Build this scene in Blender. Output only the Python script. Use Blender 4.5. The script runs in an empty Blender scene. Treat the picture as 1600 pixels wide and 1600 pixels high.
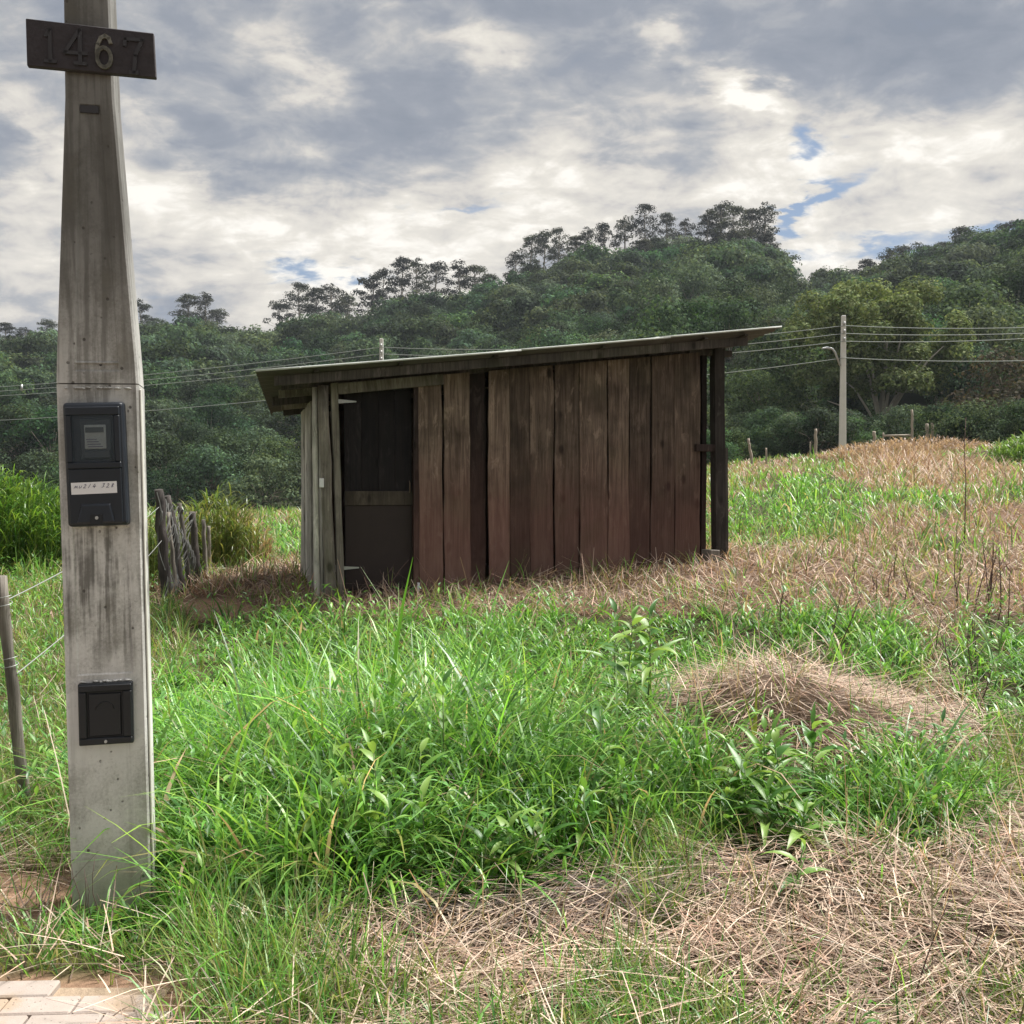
import bpy, bmesh, math, random
import numpy as np
from mathutils import Vector, Matrix
R = math.radians
PI = math.pi
rng = np.random.default_rng(7)
random.seed(7)
S = bpy.context.scene
COL = S.collection

# ------------------------------------------------------------------ camera
FPX = 1600.0
PITCH = math.atan(40 / 1600)
CAM = (0.0, 0.0, 1.5)
cd = bpy.data.cameras.new('camera'); cam = bpy.data.objects.new('camera', cd); COL.objects.link(cam)
cd.sensor_width = 36; cd.lens = 36; cd.clip_start = 0.05; cd.clip_end = 4000
cam.location = CAM; cam.rotation_euler = (PI / 2 - PITCH, 0, 0)
S.camera = cam

# ------------------------------------------------------------------ node helpers
class NT:
    def __init__(s, nt): s.nt = nt; s.n = nt.nodes; s.l = nt.links
    def new(s, t, **kw):
        nd = s.n.new(t)
        for k, v in kw.items():
            if k == 'ins':
                for kk, vv in v.items(): s.put(nd.inputs[kk], vv)
            else: setattr(nd, k, v)
        return nd
    def put(s, sock, v):
        if isinstance(v, bpy.types.NodeSocket): s.l.new(v, sock)
        elif v is not None: sock.default_value = v
    def m(s, op, a, b=None, c=None, clamp=False):
        nd = s.n.new('ShaderNodeMath'); nd.operation = op; nd.use_clamp = clamp
        s.put(nd.inputs[0], a); s.put(nd.inputs[1], b)
        if c is not None: s.put(nd.inputs[2], c)
        return nd.outputs[0]
    def vm(s, op, a, b=None, out=0):
        nd = s.n.new('ShaderNodeVectorMath'); nd.operation = op
        s.put(nd.inputs[0], a)
        if b is not None: s.put(nd.inputs[1], b)
        return nd.outputs[out]
    def noise(s, vec, scale, detail=4, rough=.55, dist=0., out='Fac'):
        nd = s.n.new('ShaderNodeTexNoise'); s.put(nd.inputs['Vector'], vec)
        nd.inputs['Scale'].default_value = scale; nd.inputs['Detail'].default_value = detail
        nd.inputs['Roughness'].default_value = rough; nd.inputs['Distortion'].default_value = dist
        return nd.outputs[out]
    def ramp(s, f, stops, interp='LINEAR'):
        nd = s.n.new('ShaderNodeValToRGB'); s.put(nd.inputs[0], f)
        e = nd.color_ramp.elements; nd.color_ramp.interpolation = interp
        while len(e) < len(stops): e.new(0.5)
        for i, (p, c) in enumerate(stops):
            e[i].position = p; e[i].color = (c[0], c[1], c[2], 1) if not isinstance(c, (int, float)) else (c, c, c, 1)
        return nd.outputs[0]
    def mix(s, f, a, b, mode='MIX'):
        nd = s.n.new('ShaderNodeMix'); nd.data_type = 'RGBA'; nd.blend_type = mode
        s.put(nd.inputs[0], f); s.put(nd.inputs[6], c4(a)); s.put(nd.inputs[7], c4(b))
        return nd.outputs[2]
    def mapr(s, v, a, b, c=0., d=1.):
        nd = s.n.new('ShaderNodeMapRange'); nd.interpolation_type = 'SMOOTHSTEP'
        s.put(nd.inputs[0], v); nd.inputs[1].default_value = a; nd.inputs[2].default_value = b
        nd.inputs[3].default_value = c; nd.inputs[4].default_value = d
        return nd.outputs[0]
def c4(c):
    if isinstance(c, bpy.types.NodeSocket) or isinstance(c, (int, float)): return c
    return tuple(c) + (1,) if len(c) == 3 else c

# ------------------------------------------------------------------ sky, sun, exposure
SUN_EL, SUN_AZ = 60, 62            # azimuth from +Y (view direction) towards +X
world = bpy.data.worlds.new('World'); S.world = world; world.use_nodes = True
w = NT(world.node_tree); w.n.clear()
wout = w.new('ShaderNodeOutputWorld'); bg = w.new('ShaderNodeBackground')
w.l.new(bg.outputs[0], wout.inputs[0])
sky = w.new('ShaderNodeTexSky', sky_type='NISHITA'); sky.sun_disc = False
sky.sun_elevation = R(SUN_EL); sky.sun_rotation = R(SUN_AZ)
tc = w.new('ShaderNodeTexCoord'); D = tc.outputs['Generated']
sep = w.new('ShaderNodeSeparateXYZ'); w.l.new(D, sep.inputs[0])
dx, dy, dz = sep.outputs
az = w.m('ARCTAN2', dx, dy); el = w.m('ARCSINE', dz)
inv = w.m('DIVIDE', 1.0, w.m('ADD', w.m('MAXIMUM', dz, 0.0), 0.30))
comb = w.new('ShaderNodeCombineXYZ'); w.put(comb.inputs[0], w.m('MULTIPLY', dx, inv)); w.put(comb.inputs[1], w.m('MULTIPLY', dy, inv))
q = comb.outputs[0]
mp = w.new('ShaderNodeMapping'); w.l.new(q, mp.inputs[0]); mp.inputs['Rotation'].default_value = (0, 0, R(-24)); mp.inputs['Scale'].default_value = (1.5, 2.4, 1)
n1 = w.noise(mp.outputs[0], 1.5, 3, .5, .35)
mq = w.new('ShaderNodeMapping'); w.l.new(D, mq.inputs[0]); mq.inputs['Rotation'].default_value = (0, R(14), 0); mq.inputs['Scale'].default_value = (1, 1, 1.9)
n2 = w.m('ADD', w.m('MULTIPLY', w.noise(mp.outputs[0], 5.6, 6, .58, .6), .35), w.m('MULTIPLY', w.noise(mq.outputs[0], 5.5, 8, .58, .7), .65))
n3 = w.noise(mq.outputs[0], 17.0, 6, .58, .5)
v = w.m('ADD', w.m('MULTIPLY', w.m('SUBTRACT', n1, .5), 1.0), w.m('MULTIPLY', w.m('SUBTRACT', n2, .5), 1.95))
v = w.m('ADD', v, w.m('MULTIPLY', w.m('SUBTRACT', n3, .5), 1.0))
def px_dir(px, py):
    a = math.atan((px - 800) / 1600); e = math.atan((760 - py) / 1600 * math.cos(a)); return a, e
warp = w.noise(mp.outputs[0], 6.0, 5, .6, .2, 'Color')
wsep = w.new('ShaderNodeSeparateColor'); w.l.new(warp, wsep.inputs[0])
waz = w.m('ADD', az, w.m('MULTIPLY', w.m('SUBTRACT', wsep.outputs[0], .5), .10))
wel = w.m('ADD', el, w.m('MULTIPLY', w.m('SUBTRACT', wsep.outputs[1], .5), .07))
def blob(px, py, rx, ry, rot=0):
    a, e = px_dir(px, py); c, s_ = math.cos(R(rot)), math.sin(R(rot))
    A = w.m('SUBTRACT', waz, a); E = w.m('SUBTRACT', wel, e)
    U = w.m('ADD', w.m('MULTIPLY', A, c * 1600 / rx), w.m('MULTIPLY', E, s_ * 1600 / rx))
    V = w.m('ADD', w.m('MULTIPLY', A, -s_ * 1600 / ry), w.m('MULTIPLY', E, c * 1600 / ry))
    r2 = w.m('ADD', w.m('MULTIPLY', U, U), w.m('MULTIPLY', V, V))
    return w.m('EXPONENT', w.m('MULTIPLY', r2, -1.0))
acc = v
for (px, py, rx, ry, rot, k) in [
    (700, 180, 190, 80, 10, -.36), (340, 240, 120, 55, -15, -.40), (10, 235, 90, 40, 0, -.40), (600, 20, 420, 60, 0, -.28),
    (250, 60, 230, 90, 0, -.20), (1450, 90, 280, 70, -10, -.30), (1000, 210, 160, 60, 10, -.22), (1600, 60, 150, 90, 0, -.2),
    (490, 120, 60, 34, 0, .34), (750, 80, 110, 26, 0, .34), (1050, 65, 45, 20, 0, .5), (1165, 140, 70, 20, -25, .60),
    (860, 270, 90, 36, 0, .22), (350, 370, 330, 80, -12, .34), (640, 350, 260, 60, 0, .25), (60, 165, 90, 45, -20, .30), (230, 190, 60, 30, -20, .25),
    (1430, 240, 210, 45, 28, .30), (1000, 330, 260, 50, 8, .30), (1500, 330, 190, 40, 18, .26), (100, 470, 260, 60, 0, .1)]:
    acc = w.m('ADD', acc, w.m('MULTIPLY', blob(px, py, rx, ry, rot), k * 1.1))
vv = w.m('ADD', w.m('MULTIPLY', acc, .86), .575)
cloud = w.ramp(vv, [(0., (.215, .245, .30)), (.30, (.28, .305, .355)), (.50, (.40, .41, .43)), (.68, (.62, .59, .55)), (.86, (.76, .72, .65)), (1., (.96, .92, .85))])
hole = None
for (px, py, rx, ry, rot, k) in [
    (1247, 218, 22, 24, -50, 1.1), (1264, 243, 30, 11, 0, 1.0), (1272, 315, 58, 17, 30, 1.5), (1230, 342, 34, 10, 40, 1.0), (468, 432, 30, 19, 0, 1.3), (566, 432, 38, 17, 15, 1.3),
    (735, 327, 58, 9, 0, .75), (1240, 402, 60, 14, 10, 1.0), (1380, 385, 70, 16, 14, 1.1), (1550, 352, 110, 12, 12, 1.1), (640, 335, 8, 18, 0, .4), (425, 395, 50, 9, 0, .4), (200, 470, 80, 12, 0, .4)]:
    b = w.m('MULTIPLY', blob(px, py, rx, ry, rot), k); hole = b if hole is None else w.m('ADD', hole, b)
hole = w.m('ADD', hole, w.m('ADD', w.m('MULTIPLY', w.m('SUBTRACT', n2, .5), -1.4), w.m('MULTIPLY', w.m('SUBTRACT', n3, .5), -.9)))
hf = w.mapr(hole, .12, 1.25)
blue = w.mix(1.0, sky.outputs[0], (.105, .105, .105), 'MULTIPLY')
blue = w.mix(.65, blue, (.22, .31, .46))
w.l.new(w.mix(hf, cloud, blue), bg.inputs[0]); bg.inputs[1].default_value = 0.545

sd = bpy.data.lights.new('sun', 'SUN'); sun = bpy.data.objects.new('sun', sd); COL.objects.link(sun)
sd.energy = 5.0; sd.angle = R(22); sd.color = (1.0, .97, .91)
sdir = Vector((math.sin(R(SUN_AZ)) * math.cos(R(SUN_EL)), math.cos(R(SUN_AZ)) * math.cos(R(SUN_EL)), math.sin(R(SUN_EL))))
sun.rotation_euler = sdir.to_track_quat('Z', 'Y').to_euler(); sun.location = (0, 0, 50)
S.view_settings.view_transform = 'Standard'; S.view_settings.look = 'None'; S.view_settings.gamma = 1
S.view_settings.use_curve_mapping = False; S.view_settings.exposure = 1.0
S.render.engine = 'CYCLES'
S.cycles.max_bounces = 6; S.cycles.diffuse_bounces = 3; S.cycles.transmission_bounces = 4; S.cycles.transparent_max_bounces = 6
S.cycles.volume_bounces = 0
S.cycles.use_denoising = True

# ------------------------------------------------------------------ tagging helpers
def tag(o, label=None, cat=None, group=None, kind=None):
    if label: o['label'] = label
    if cat: o['category'] = cat
    if group: o['group'] = group
    if kind: o['kind'] = kind
    return o
def link(name, me, parent=None, mat=None):
    o = bpy.data.objects.new(name, me); COL.objects.link(o)
    if parent: o.parent = parent
    if mat and not me.materials: me.materials.append(mat)
    return o
def empty(name, loc=(0, 0, 0), rot=(0, 0, 0)):
    o = bpy.data.objects.new(name, None); COL.objects.link(o); o.location = loc; o.rotation_euler = rot
    o.empty_display_size = .2
    return o
def copy_tree(o, parent=None):
    c = o.copy(); COL.objects.link(c)
    if parent: c.parent = parent
    for ch in list(o.children): copy_tree(ch, c)
    return c

# mesh from numpy quads
def np_mesh(name, V, Q, col=None, smooth=False):
    me = bpy.data.meshes.new(name)
    V = np.asarray(V, np.float32); Q = np.asarray(Q, np.int32)
    me.vertices.add(len(V)); me.vertices.foreach_set('co', V.ravel())
    me.loops.add(Q.size); me.loops.foreach_set('vertex_index', Q.ravel())
    me.polygons.add(len(Q)); k = Q.shape[1]
    me.polygons.foreach_set('loop_start', np.arange(0, Q.size, k, dtype=np.int32))
    if smooth: me.polygons.foreach_set('use_smooth', np.ones(len(Q), bool))
    me.update(calc_edges=True)
    if col is not None:
        a = me.color_attributes.new('tint', 'FLOAT_COLOR', 'POINT')
        c = np.ones((len(V), 4), np.float32); c[:, :3] = col; a.data.foreach_set('color', c.ravel())
    return me
class Acc:
    def __init__(s): s.V = []; s.Q = []; s.C = []; s.n = 0
    def add(s, V, Q, C):
        s.V.append(V); s.Q.append(Q + s.n); s.C.append(C); s.n += len(V)
    def build(s, name, smooth=False): return np_mesh(name, np.concatenate(s.V), np.concatenate(s.Q), np.concatenate(s.C), smooth)

# value noise
_lat = rng.random((256, 256))
def vn(x, y):
    xi = np.floor(x).astype(int); yi = np.floor(y).astype(int); fx = x - xi; fy = y - yi
    fx = fx * fx * (3 - 2 * fx); fy = fy * fy * (3 - 2 * fy)
    a = _lat[xi & 255, yi & 255]; b = _lat[(xi + 1) & 255, yi & 255]; c = _lat[xi & 255, (yi + 1) & 255]; d = _lat[(xi + 1) & 255, (yi + 1) & 255]
    return (a * (1 - fx) + b * fx) * (1 - fy) + (c * (1 - fx) + d * fx) * fy
def fbm(x, y, s=1., o=4):
    r = 0; a = .5; t = 0
    for i in range(o):
        r = r + a * vn(x * s + 17 * i, y * s + 31 * i); t += a; a *= .5; s *= 2.03
    return r / t

# ------------------------------------------------------------------ pixel <-> world
def ray(px, py):
    u = (px - 800) / FPX; v_ = (800 - py) / FPX; c, s_ = math.cos(PITCH), math.sin(PITCH)
    return np.array([u, c + v_ * s_, -s_ + v_ * c])
def W(px, py, d):
    r = ray(px, py); return Vector((r[0] / r[1] * d, d, 1.5 + r[2] / r[1] * d))
def proj(x, y, z):
    c, s_ = math.cos(PITCH), math.sin(PITCH)
    zz = z - 1.5; dep = y * c - zz * s_; up = y * s_ + zz * c; dep = np.maximum(dep, .05)
    return 800 + FPX * x / dep, 800 - FPX * up / dep

# ------------------------------------------------------------------ terrain
SH0 = np.array([-1.72, 9.5]); SHT = R(18.4); SHZ = .43
cp = [(x, y, 0) for x in (-14, -7, -3, 0, 3, 7, 14, 24) for y in (0, 1.5, 3.2)]
cp += [(-2.2, 4.7, 0.), (-1.4, 3.6, 0), (0, 5, .04), (2, 5, .06), (0, 7.2, .22), (3, 7.5, .30), (5, 7, .25), (-3, 7, .12), (-6, 7, .1),
       (-1.72, 9.5, .43), (2.1, 10.8, .72), (0, 10.1, .57), (-2.35, 11.4, .46), (1.4, 12.7, .70), (-3.1, 9.4, .30), (-4.5, 11, .3), (-7, 12, .25),
       (4.5, 11, .70), (6.5, 12, .72), (10, 12, .8), (5, 15, 1.02), (8, 17, 1.25), (11, 20, 1.5), (0, 17, .8), (-4, 20, .55), (-9, 20, .4), (-14, 20, .3),
       (12, 30, 2.0), (17, 35, 2.2), (8, 30, 1.9), (0, 32, .9), (-9, 35, .5), (-18, 36, .3), (24, 36, 2.6), (20, 25, 1.9), (17.2, 53, 3.1), (26, 53, 3.1), (34, 50, 3.2),
       (10, 50, 2.4), (0, 55, .6), (-12, 58, -.8), (-25, 60, -1.5), (14, 66, 2.8), (28, 66, 3.2), (0, 72, -.2), (-20, 90, -2.5), (-40, 80, -2.5), (-8, 85, -1.5), (36, 66, 3.6)]
cp = np.array(cp, float)
def _phi(r2): return np.where(r2 > 1e-9, r2 * np.log(np.maximum(r2, 1e-9)) * .5, 0)
_n = len(cp)
_K = _phi(((cp[:, None, :2] - cp[None, :, :2]) ** 2).sum(-1)) + np.eye(_n) * .02
_P = np.c_[np.ones(_n), cp[:, :2]]
_A = np.block([[_K, _P], [_P.T, np.zeros((3, 3))]])
_w = np.linalg.solve(_A, np.r_[cp[:, 2], 0, 0, 0])
bumps = [(*W(1215, 1120, 5.5)[:2], .62, .36), (*W(1450, 1420, 3.7)[:2], .9, .07), (*W(1400, 740, 44)[:2], 3.5, .18), (*W(1640, 720, 34)[:2], 3.0, .9),
         (*W(800, 1150, 5.4)[:2], 1.1, .08), (*W(420, 900, 11)[:2], 1.0, .10)]
def tps(x, y):
    x = np.clip(np.asarray(x, float), -26, 40); y = np.clip(np.asarray(y, float), 0, 92)
    sh = np.broadcast(x, y).shape; xf = np.broadcast_to(x, sh).ravel(); yf = np.broadcast_to(y, sh).ravel()
    out = np.empty(len(xf))
    for i in range(0, len(xf), 40000):
        a = xf[i:i + 40000]; b = yf[i:i + 40000]
        r2 = (a[:, None] - cp[None, :, 0]) ** 2 + (b[:, None] - cp[None, :, 1]) ** 2
        out[i:i + 40000] = _phi(r2) @ _w[:_n] + _w[_n] + _w[_n + 1] * a + _w[_n + 2] * b
    for (bx, by, br, bh) in bumps: out += bh * np.exp(-((xf - bx) ** 2 + (yf - by) ** 2) / br ** 2)
    f = np.clip((yf - 3.2) / 3, 0, 1)
    out += (fbm(xf, yf, .9, 4) - .5) * .10 * f + (fbm(xf, yf, 4., 3) - .5) * .035 * f
    out = np.where(yf < 3.3, np.where(yf < 2.9, 0, out * (yf - 2.9) / .4), out)
    return out.reshape(sh)
RX = [-700, -200, 0, 215, 300, 400, 470, 560, 640, 730, 800, 870, 950, 1010, 1100, 1200, 1245, 1300, 1400, 1500, 1600, 1900, 2400]
RY = [610, 600, 592, 562, 552, 566, 540, 545, 503, 500, 478, 452, 440, 425, 430, 438, 508, 500, 482, 460, 440, 430, 450]
def ridge(pa):
    Dr = np.interp(pa, [-700, 0, 400, 800, 1200, 1260, 1600, 2200], [400, 370, 345, 300, 275, 310, 265, 250])
    return Dr, 1.5 + (760 - np.interp(pa, RX, RY)) / 1600 * Dr
def H(x, y):
    x = np.asarray(x, float); y = np.asarray(y, float)
    near = tps(x, y); r = np.hypot(x, y); a = np.arctan2(x, y); ac = np.clip(a, -.85, .85)
    pa = 800 + 1600 * np.tan(ac)
    Dr, zr = ridge(pa)
    side = np.clip((np.abs(a) - .85) / .8, 0, 1)
    r0 = np.interp(pa, [-700, 0, 400, 700, 1100, 2200], [95, 90, 88, 80, 66, 62])
    zb = tps(r0 * np.sin(a), r0 * np.cos(a))
    s_ = np.clip((r - r0) / (Dr - r0), 0, 1)
    zr = zr * (1 - .85 * side)
    h = zb + (zr - zb) * (s_ ** 1.12) + (fbm(x, y, .02, 3) - .5) * 16 * s_ * (1 - s_)
    h = np.where(r > Dr, zr - np.minimum((r - Dr) * .16, 60), h)
    return np.where(r < r0, near, h)
def hz(x, y): return float(H(np.array([x]), np.array([y]))[0])
def gp(px, py):
    """ground point seen at a photo pixel"""
    r = ray(px, py); r = r / r[1]
    d = np.linspace(2.2, 120, 6000); z = 1.5 + r[2] * d; g = tps(r[0] * d, d)
    i = int(np.argmax(z <= g)) or 5999
    return Vector((r[0] * d[i], d[i], float(g[i])))

# ------------------------------------------------------------------ materials
def mat(name): 
    m = bpy.data.materials.new(name); m.use_nodes = True; t = NT(m.node_tree); t.n.clear()
    o = t.new('ShaderNodeOutputMaterial'); p = t.new('ShaderNodeBsdfPrincipled'); t.l.new(p.outputs[0], o.inputs[0])
    return m, t, p, o
def simple(name, c, rough=.6, metal=0., nscale=0, namt=.3, bump=0.):
    m, t, p, o = mat(name); p.inputs['Roughness'].default_value = rough; p.inputs['Metallic'].default_value = metal
    g = t.new('ShaderNodeTexCoord').outputs['Object']
    if nscale:
        n = t.noise(g, nscale, 5, .6)
        t.put(p.inputs['Base Color'], t.mix(n, tuple(x * (1 - namt) for x in c), tuple(min(1, x * (1 + namt)) for x in c)))
        if bump:
            b = t.new('ShaderNodeBump'); b.inputs['Strength'].default_value = bump; b.inputs['Distance'].default_value = .01
            t.put(b.inputs['Height'], n); t.l.new(b.outputs[0], p.inputs['Normal'])
    else: p.inputs['Base Color'].default_value = c4(c)
    return m
def leafmat(name, trans=.35, rough=.5, treevar=0., spec=.5):
    m, t, p, o = mat(name)
    at = t.new('ShaderNodeAttribute'); at.attribute_name = 'tint'; c = at.outputs['Color']
    if treevar:
        oi = t.new('ShaderNodeObjectInfo')
        hs = t.new('ShaderNodeHueSaturation'); t.l.new(c, hs.inputs['Color'])
        rr = oi.outputs['Random']
        t.put(hs.inputs['Hue'], t.m('ADD', .5, t.m('MULTIPLY', t.m('SUBTRACT', rr, .5), .10 * treevar)))
        r2 = t.m('FRACT', t.m('MULTIPLY', rr, 37.7)); r3 = t.m('FRACT', t.m('MULTIPLY', rr, 91.3))
        t.put(hs.inputs['Value'], t.m('ADD', .42, t.m('MULTIPLY', r2, 1.15)))
        t.put(hs.inputs['Saturation'], t.m('ADD', .62, t.m('MULTIPLY', r3, .5)))
        c = hs.outputs[0]
    t.put(p.inputs['Base Color'], c); p.inputs['Roughness'].default_value = rough; p.inputs['Specular IOR Level'].default_value = spec
    tr = t.new('ShaderNodeBsdfTranslucent'); t.put(tr.inputs[0], t.mix(1., c, (1.25, 1.2, .75), 'MULTIPLY'))
    mx = t.new('ShaderNodeMixShader'); mx.inputs[0].default_value = trans
    t.l.new(p.outputs[0], mx.inputs[1]); t.l.new(tr.outputs[0], mx.inputs[2]); t.l.new(mx.outputs[0], o.inputs[0])
    return m
M = {}
M['grass'] = leafmat('grass_green', .42, .38)
M['straw'] = leafmat('straw_dry', .22, .6, 0, .3)
M['weed'] = leafmat('weed_leaf', .36, .42)
M['tree'] = leafmat('tree_leaf', .30, .85, 1., .08)
M['olive'] = leafmat('olive_leaf', .30, .85, 0., .08)
M['euc'] = leafmat('eucalyptus_leaf', .25, .85, .5, .08)
def wood(name, c1, c2, red=0., green=0., scale=1.):
    m, t, p, o = mat(name)
    g = t.new('ShaderNodeTexCoord').outputs['Object']
    oi = t.new('ShaderNodeObjectInfo'); rv = oi.outputs['Random']
    off = t.new('ShaderNodeCombineXYZ'); t.put(off.inputs[0], t.m('MULTIPLY', rv, 37.)); t.put(off.inputs[2], t.m('MULTIPLY', rv, 11.))
    g2 = t.vm('ADD', g, off.outputs[0])
    mp = t.new('ShaderNodeMapping'); t.l.new(g2, mp.inputs[0]); mp.inputs['Scale'].default_value = (26 * scale, 26 * scale, 1.1 * scale)
    gr = t.noise(mp.outputs[0], 1.6, 7, .65, .8)
    mp2 = t.new('ShaderNodeMapping'); t.l.new(g2, mp2.inputs[0]); mp2.inputs['Scale'].default_value = (90, 90, 2.2)
    fine = t.noise(mp2.outputs[0], 1.5, 4, .7)
    big = t.noise(g2, 2.3, 4, .6)
    c = t.mix(t.mapr(gr, .3, .72), c1, c2)
    blm = t.new('ShaderNodeMapping'); t.l.new(g2, blm.inputs[0]); blm.inputs['Scale'].default_value = (6, 6, 1.7)
    bl = t.noise(blm.outputs[0], 1.7, 6, .68, .6)
    c = t.mix(t.m('MULTIPLY', t.mapr(big, .4, .75), .6), c, tuple(x * .38 for x in c1))
    c = t.mix(t.m('MULTIPLY', t.mapr(bl, .52, .70), .42), c, tuple(x * .32 for x in c1))
    c = t.mix(t.m('MULTIPLY', t.mapr(bl, .46, .34), .5), c, tuple(min(1, x * 1.5 + .012) for x in c2))
    c = t.mix(t.m('MULTIPLY', t.mapr(fine, .52, .75), .55), c, tuple(x * .3 for x in c1))
    # knots
    vmap = t.new('ShaderNodeMapping'); t.l.new(g2, vmap.inputs[0]); vmap.inputs['Scale'].default_value = (5, 5, 2.6)
    vo = t.new('ShaderNodeTexVoronoi'); t.l.new(vmap.outputs[0], vo.inputs['Vector']); vo.inputs['Scale'].default_value = 1.0
    kn = t.mapr(vo.outputs['Distance'], .07, .19, 1, 0)
    c = t.mix(t.m('MULTIPLY', kn, .8), c, tuple(x * .15 for x in c1))
    if red:
        gz = t.new('ShaderNodeSeparateXYZ'); t.l.new(t.new('ShaderNodeNewGeometry').outputs['Position'], gz.inputs[0])
        h = t.m('ADD', gz.outputs[2], t.m('MULTIPLY', t.m('SUBTRACT', big, .5), 1.0))
        f = t.mapr(h, 1.0, 2.1, 1, 0)
        c = t.mix(t.m('MULTIPLY', f, red), c, t.mix(gr, (.085, .040, .035), (.20, .105, .09)))
        f2 = t.mapr(h, .75, 1.05, 1, 0)
        c = t.mix(t.m('MULTIPLY', f2, .22), c, t.mix(fine, (.13, .08, .06), (.26, .17, .13)))
    if green:
        gn = t.noise(g2, 1.5, 3, .5)
        c = t.mix(t.m('MULTIPLY', t.mapr(gn, .5, .7), green), c, (.07, .075, .04))
    br = t.m('ADD', .6, t.m('MULTIPLY', rv, .95))
    brc = t.new('ShaderNodeCombineColor'); [t.put(brc.inputs[i], br) for i in range(3)]
    c = t.mix(1., c, brc.outputs[0], 'MULTIPLY')
    t.put(p.inputs['Base Color'], c); p.inputs['Roughness'].default_value = .85; p.inputs['Specular IOR Level'].default_value = .2
    b = t.new('ShaderNodeBump'); b.inputs['Strength'].default_value = .7; b.inputs['Distance'].default_value = .006
    t.put(b.inputs['Height'], t.m('ADD', gr, t.m('MULTIPLY', fine, .6))); t.l.new(b.outputs[0], p.inputs['Normal'])
    return m
M['plank'] = wood('plank_brown', (.080, .057, .047), (.215, .160, .130), .75, .2)
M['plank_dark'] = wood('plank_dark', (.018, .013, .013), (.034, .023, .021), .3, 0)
M['plank_grey'] = wood('plank_grey', (.27, .26, .24), (.50, .48, .44), 0, .3)
M['post_grey'] = wood('post_grey', (.13, .115, .10), (.27, .245, .215), 0, .3)
M['post_dark'] = wood('post_dark', (.035, .031, .030), (.08, .068, .064), 0, .2)
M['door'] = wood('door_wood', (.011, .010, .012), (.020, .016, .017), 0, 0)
M['rail'] = wood('rail_wood', (.06, .05, .04), (.10, .08, .065), 0, 0)
M['bark'] = simple('bark', (.13, .105, .08), .9, 0, 6, .5, .5)
M['bark_pale'] = simple('bark_pale', (.30, .26, .21), .9, 0, 3, .4, .3)
M['metal'] = simple('galvanised_metal', (.42, .43, .43), .45, .6, 30, .3)
M['wire'] = simple('wire_metal', (.36, .37, .36), .5, .5)
M['wire_rust'] = simple('wire_rusty', (.16, .11, .08), .7, .3)
M['cable'] = simple('cable_sheath', (.26, .29, .27), .7)
M['navy'] = simple('navy_plastic', (.006, .010, .018), .42, 0, 8, .4)
M['black'] = simple('black_plastic', (.0030, .0048, .0085), .5, 0, 8, .3)
M['white'] = simple('white_label', (.72, .72, .74), .6)
M['ink'] = simple('ink', (.10, .10, .16), .7)
M['lcd'] = simple('lcd_dark', (.06, .075, .075), .3)
M['meterface'] = simple('meter_face', (.34, .38, .38), .5, 0, 60, .25)
M['metergrey'] = simple('meter_body', (.04, .05, .057), .5)
M['brass'] = simple('tarnished_metal', (.17, .165, .14), .6, .2, 40, .3)
M['ghost'] = simple('blackened_metal', (.03, .028, .032), .6, .1)
M['glass'], _t, _p, _o = mat('dusty_glass')
_p.inputs['Base Color'].default_value = (.06, .08, .10, 1); _p.inputs['Roughness'].default_value = .12; _p.inputs['Alpha'].default_value = .2; _p.inputs['Specular IOR Level'].default_value = .3
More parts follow.
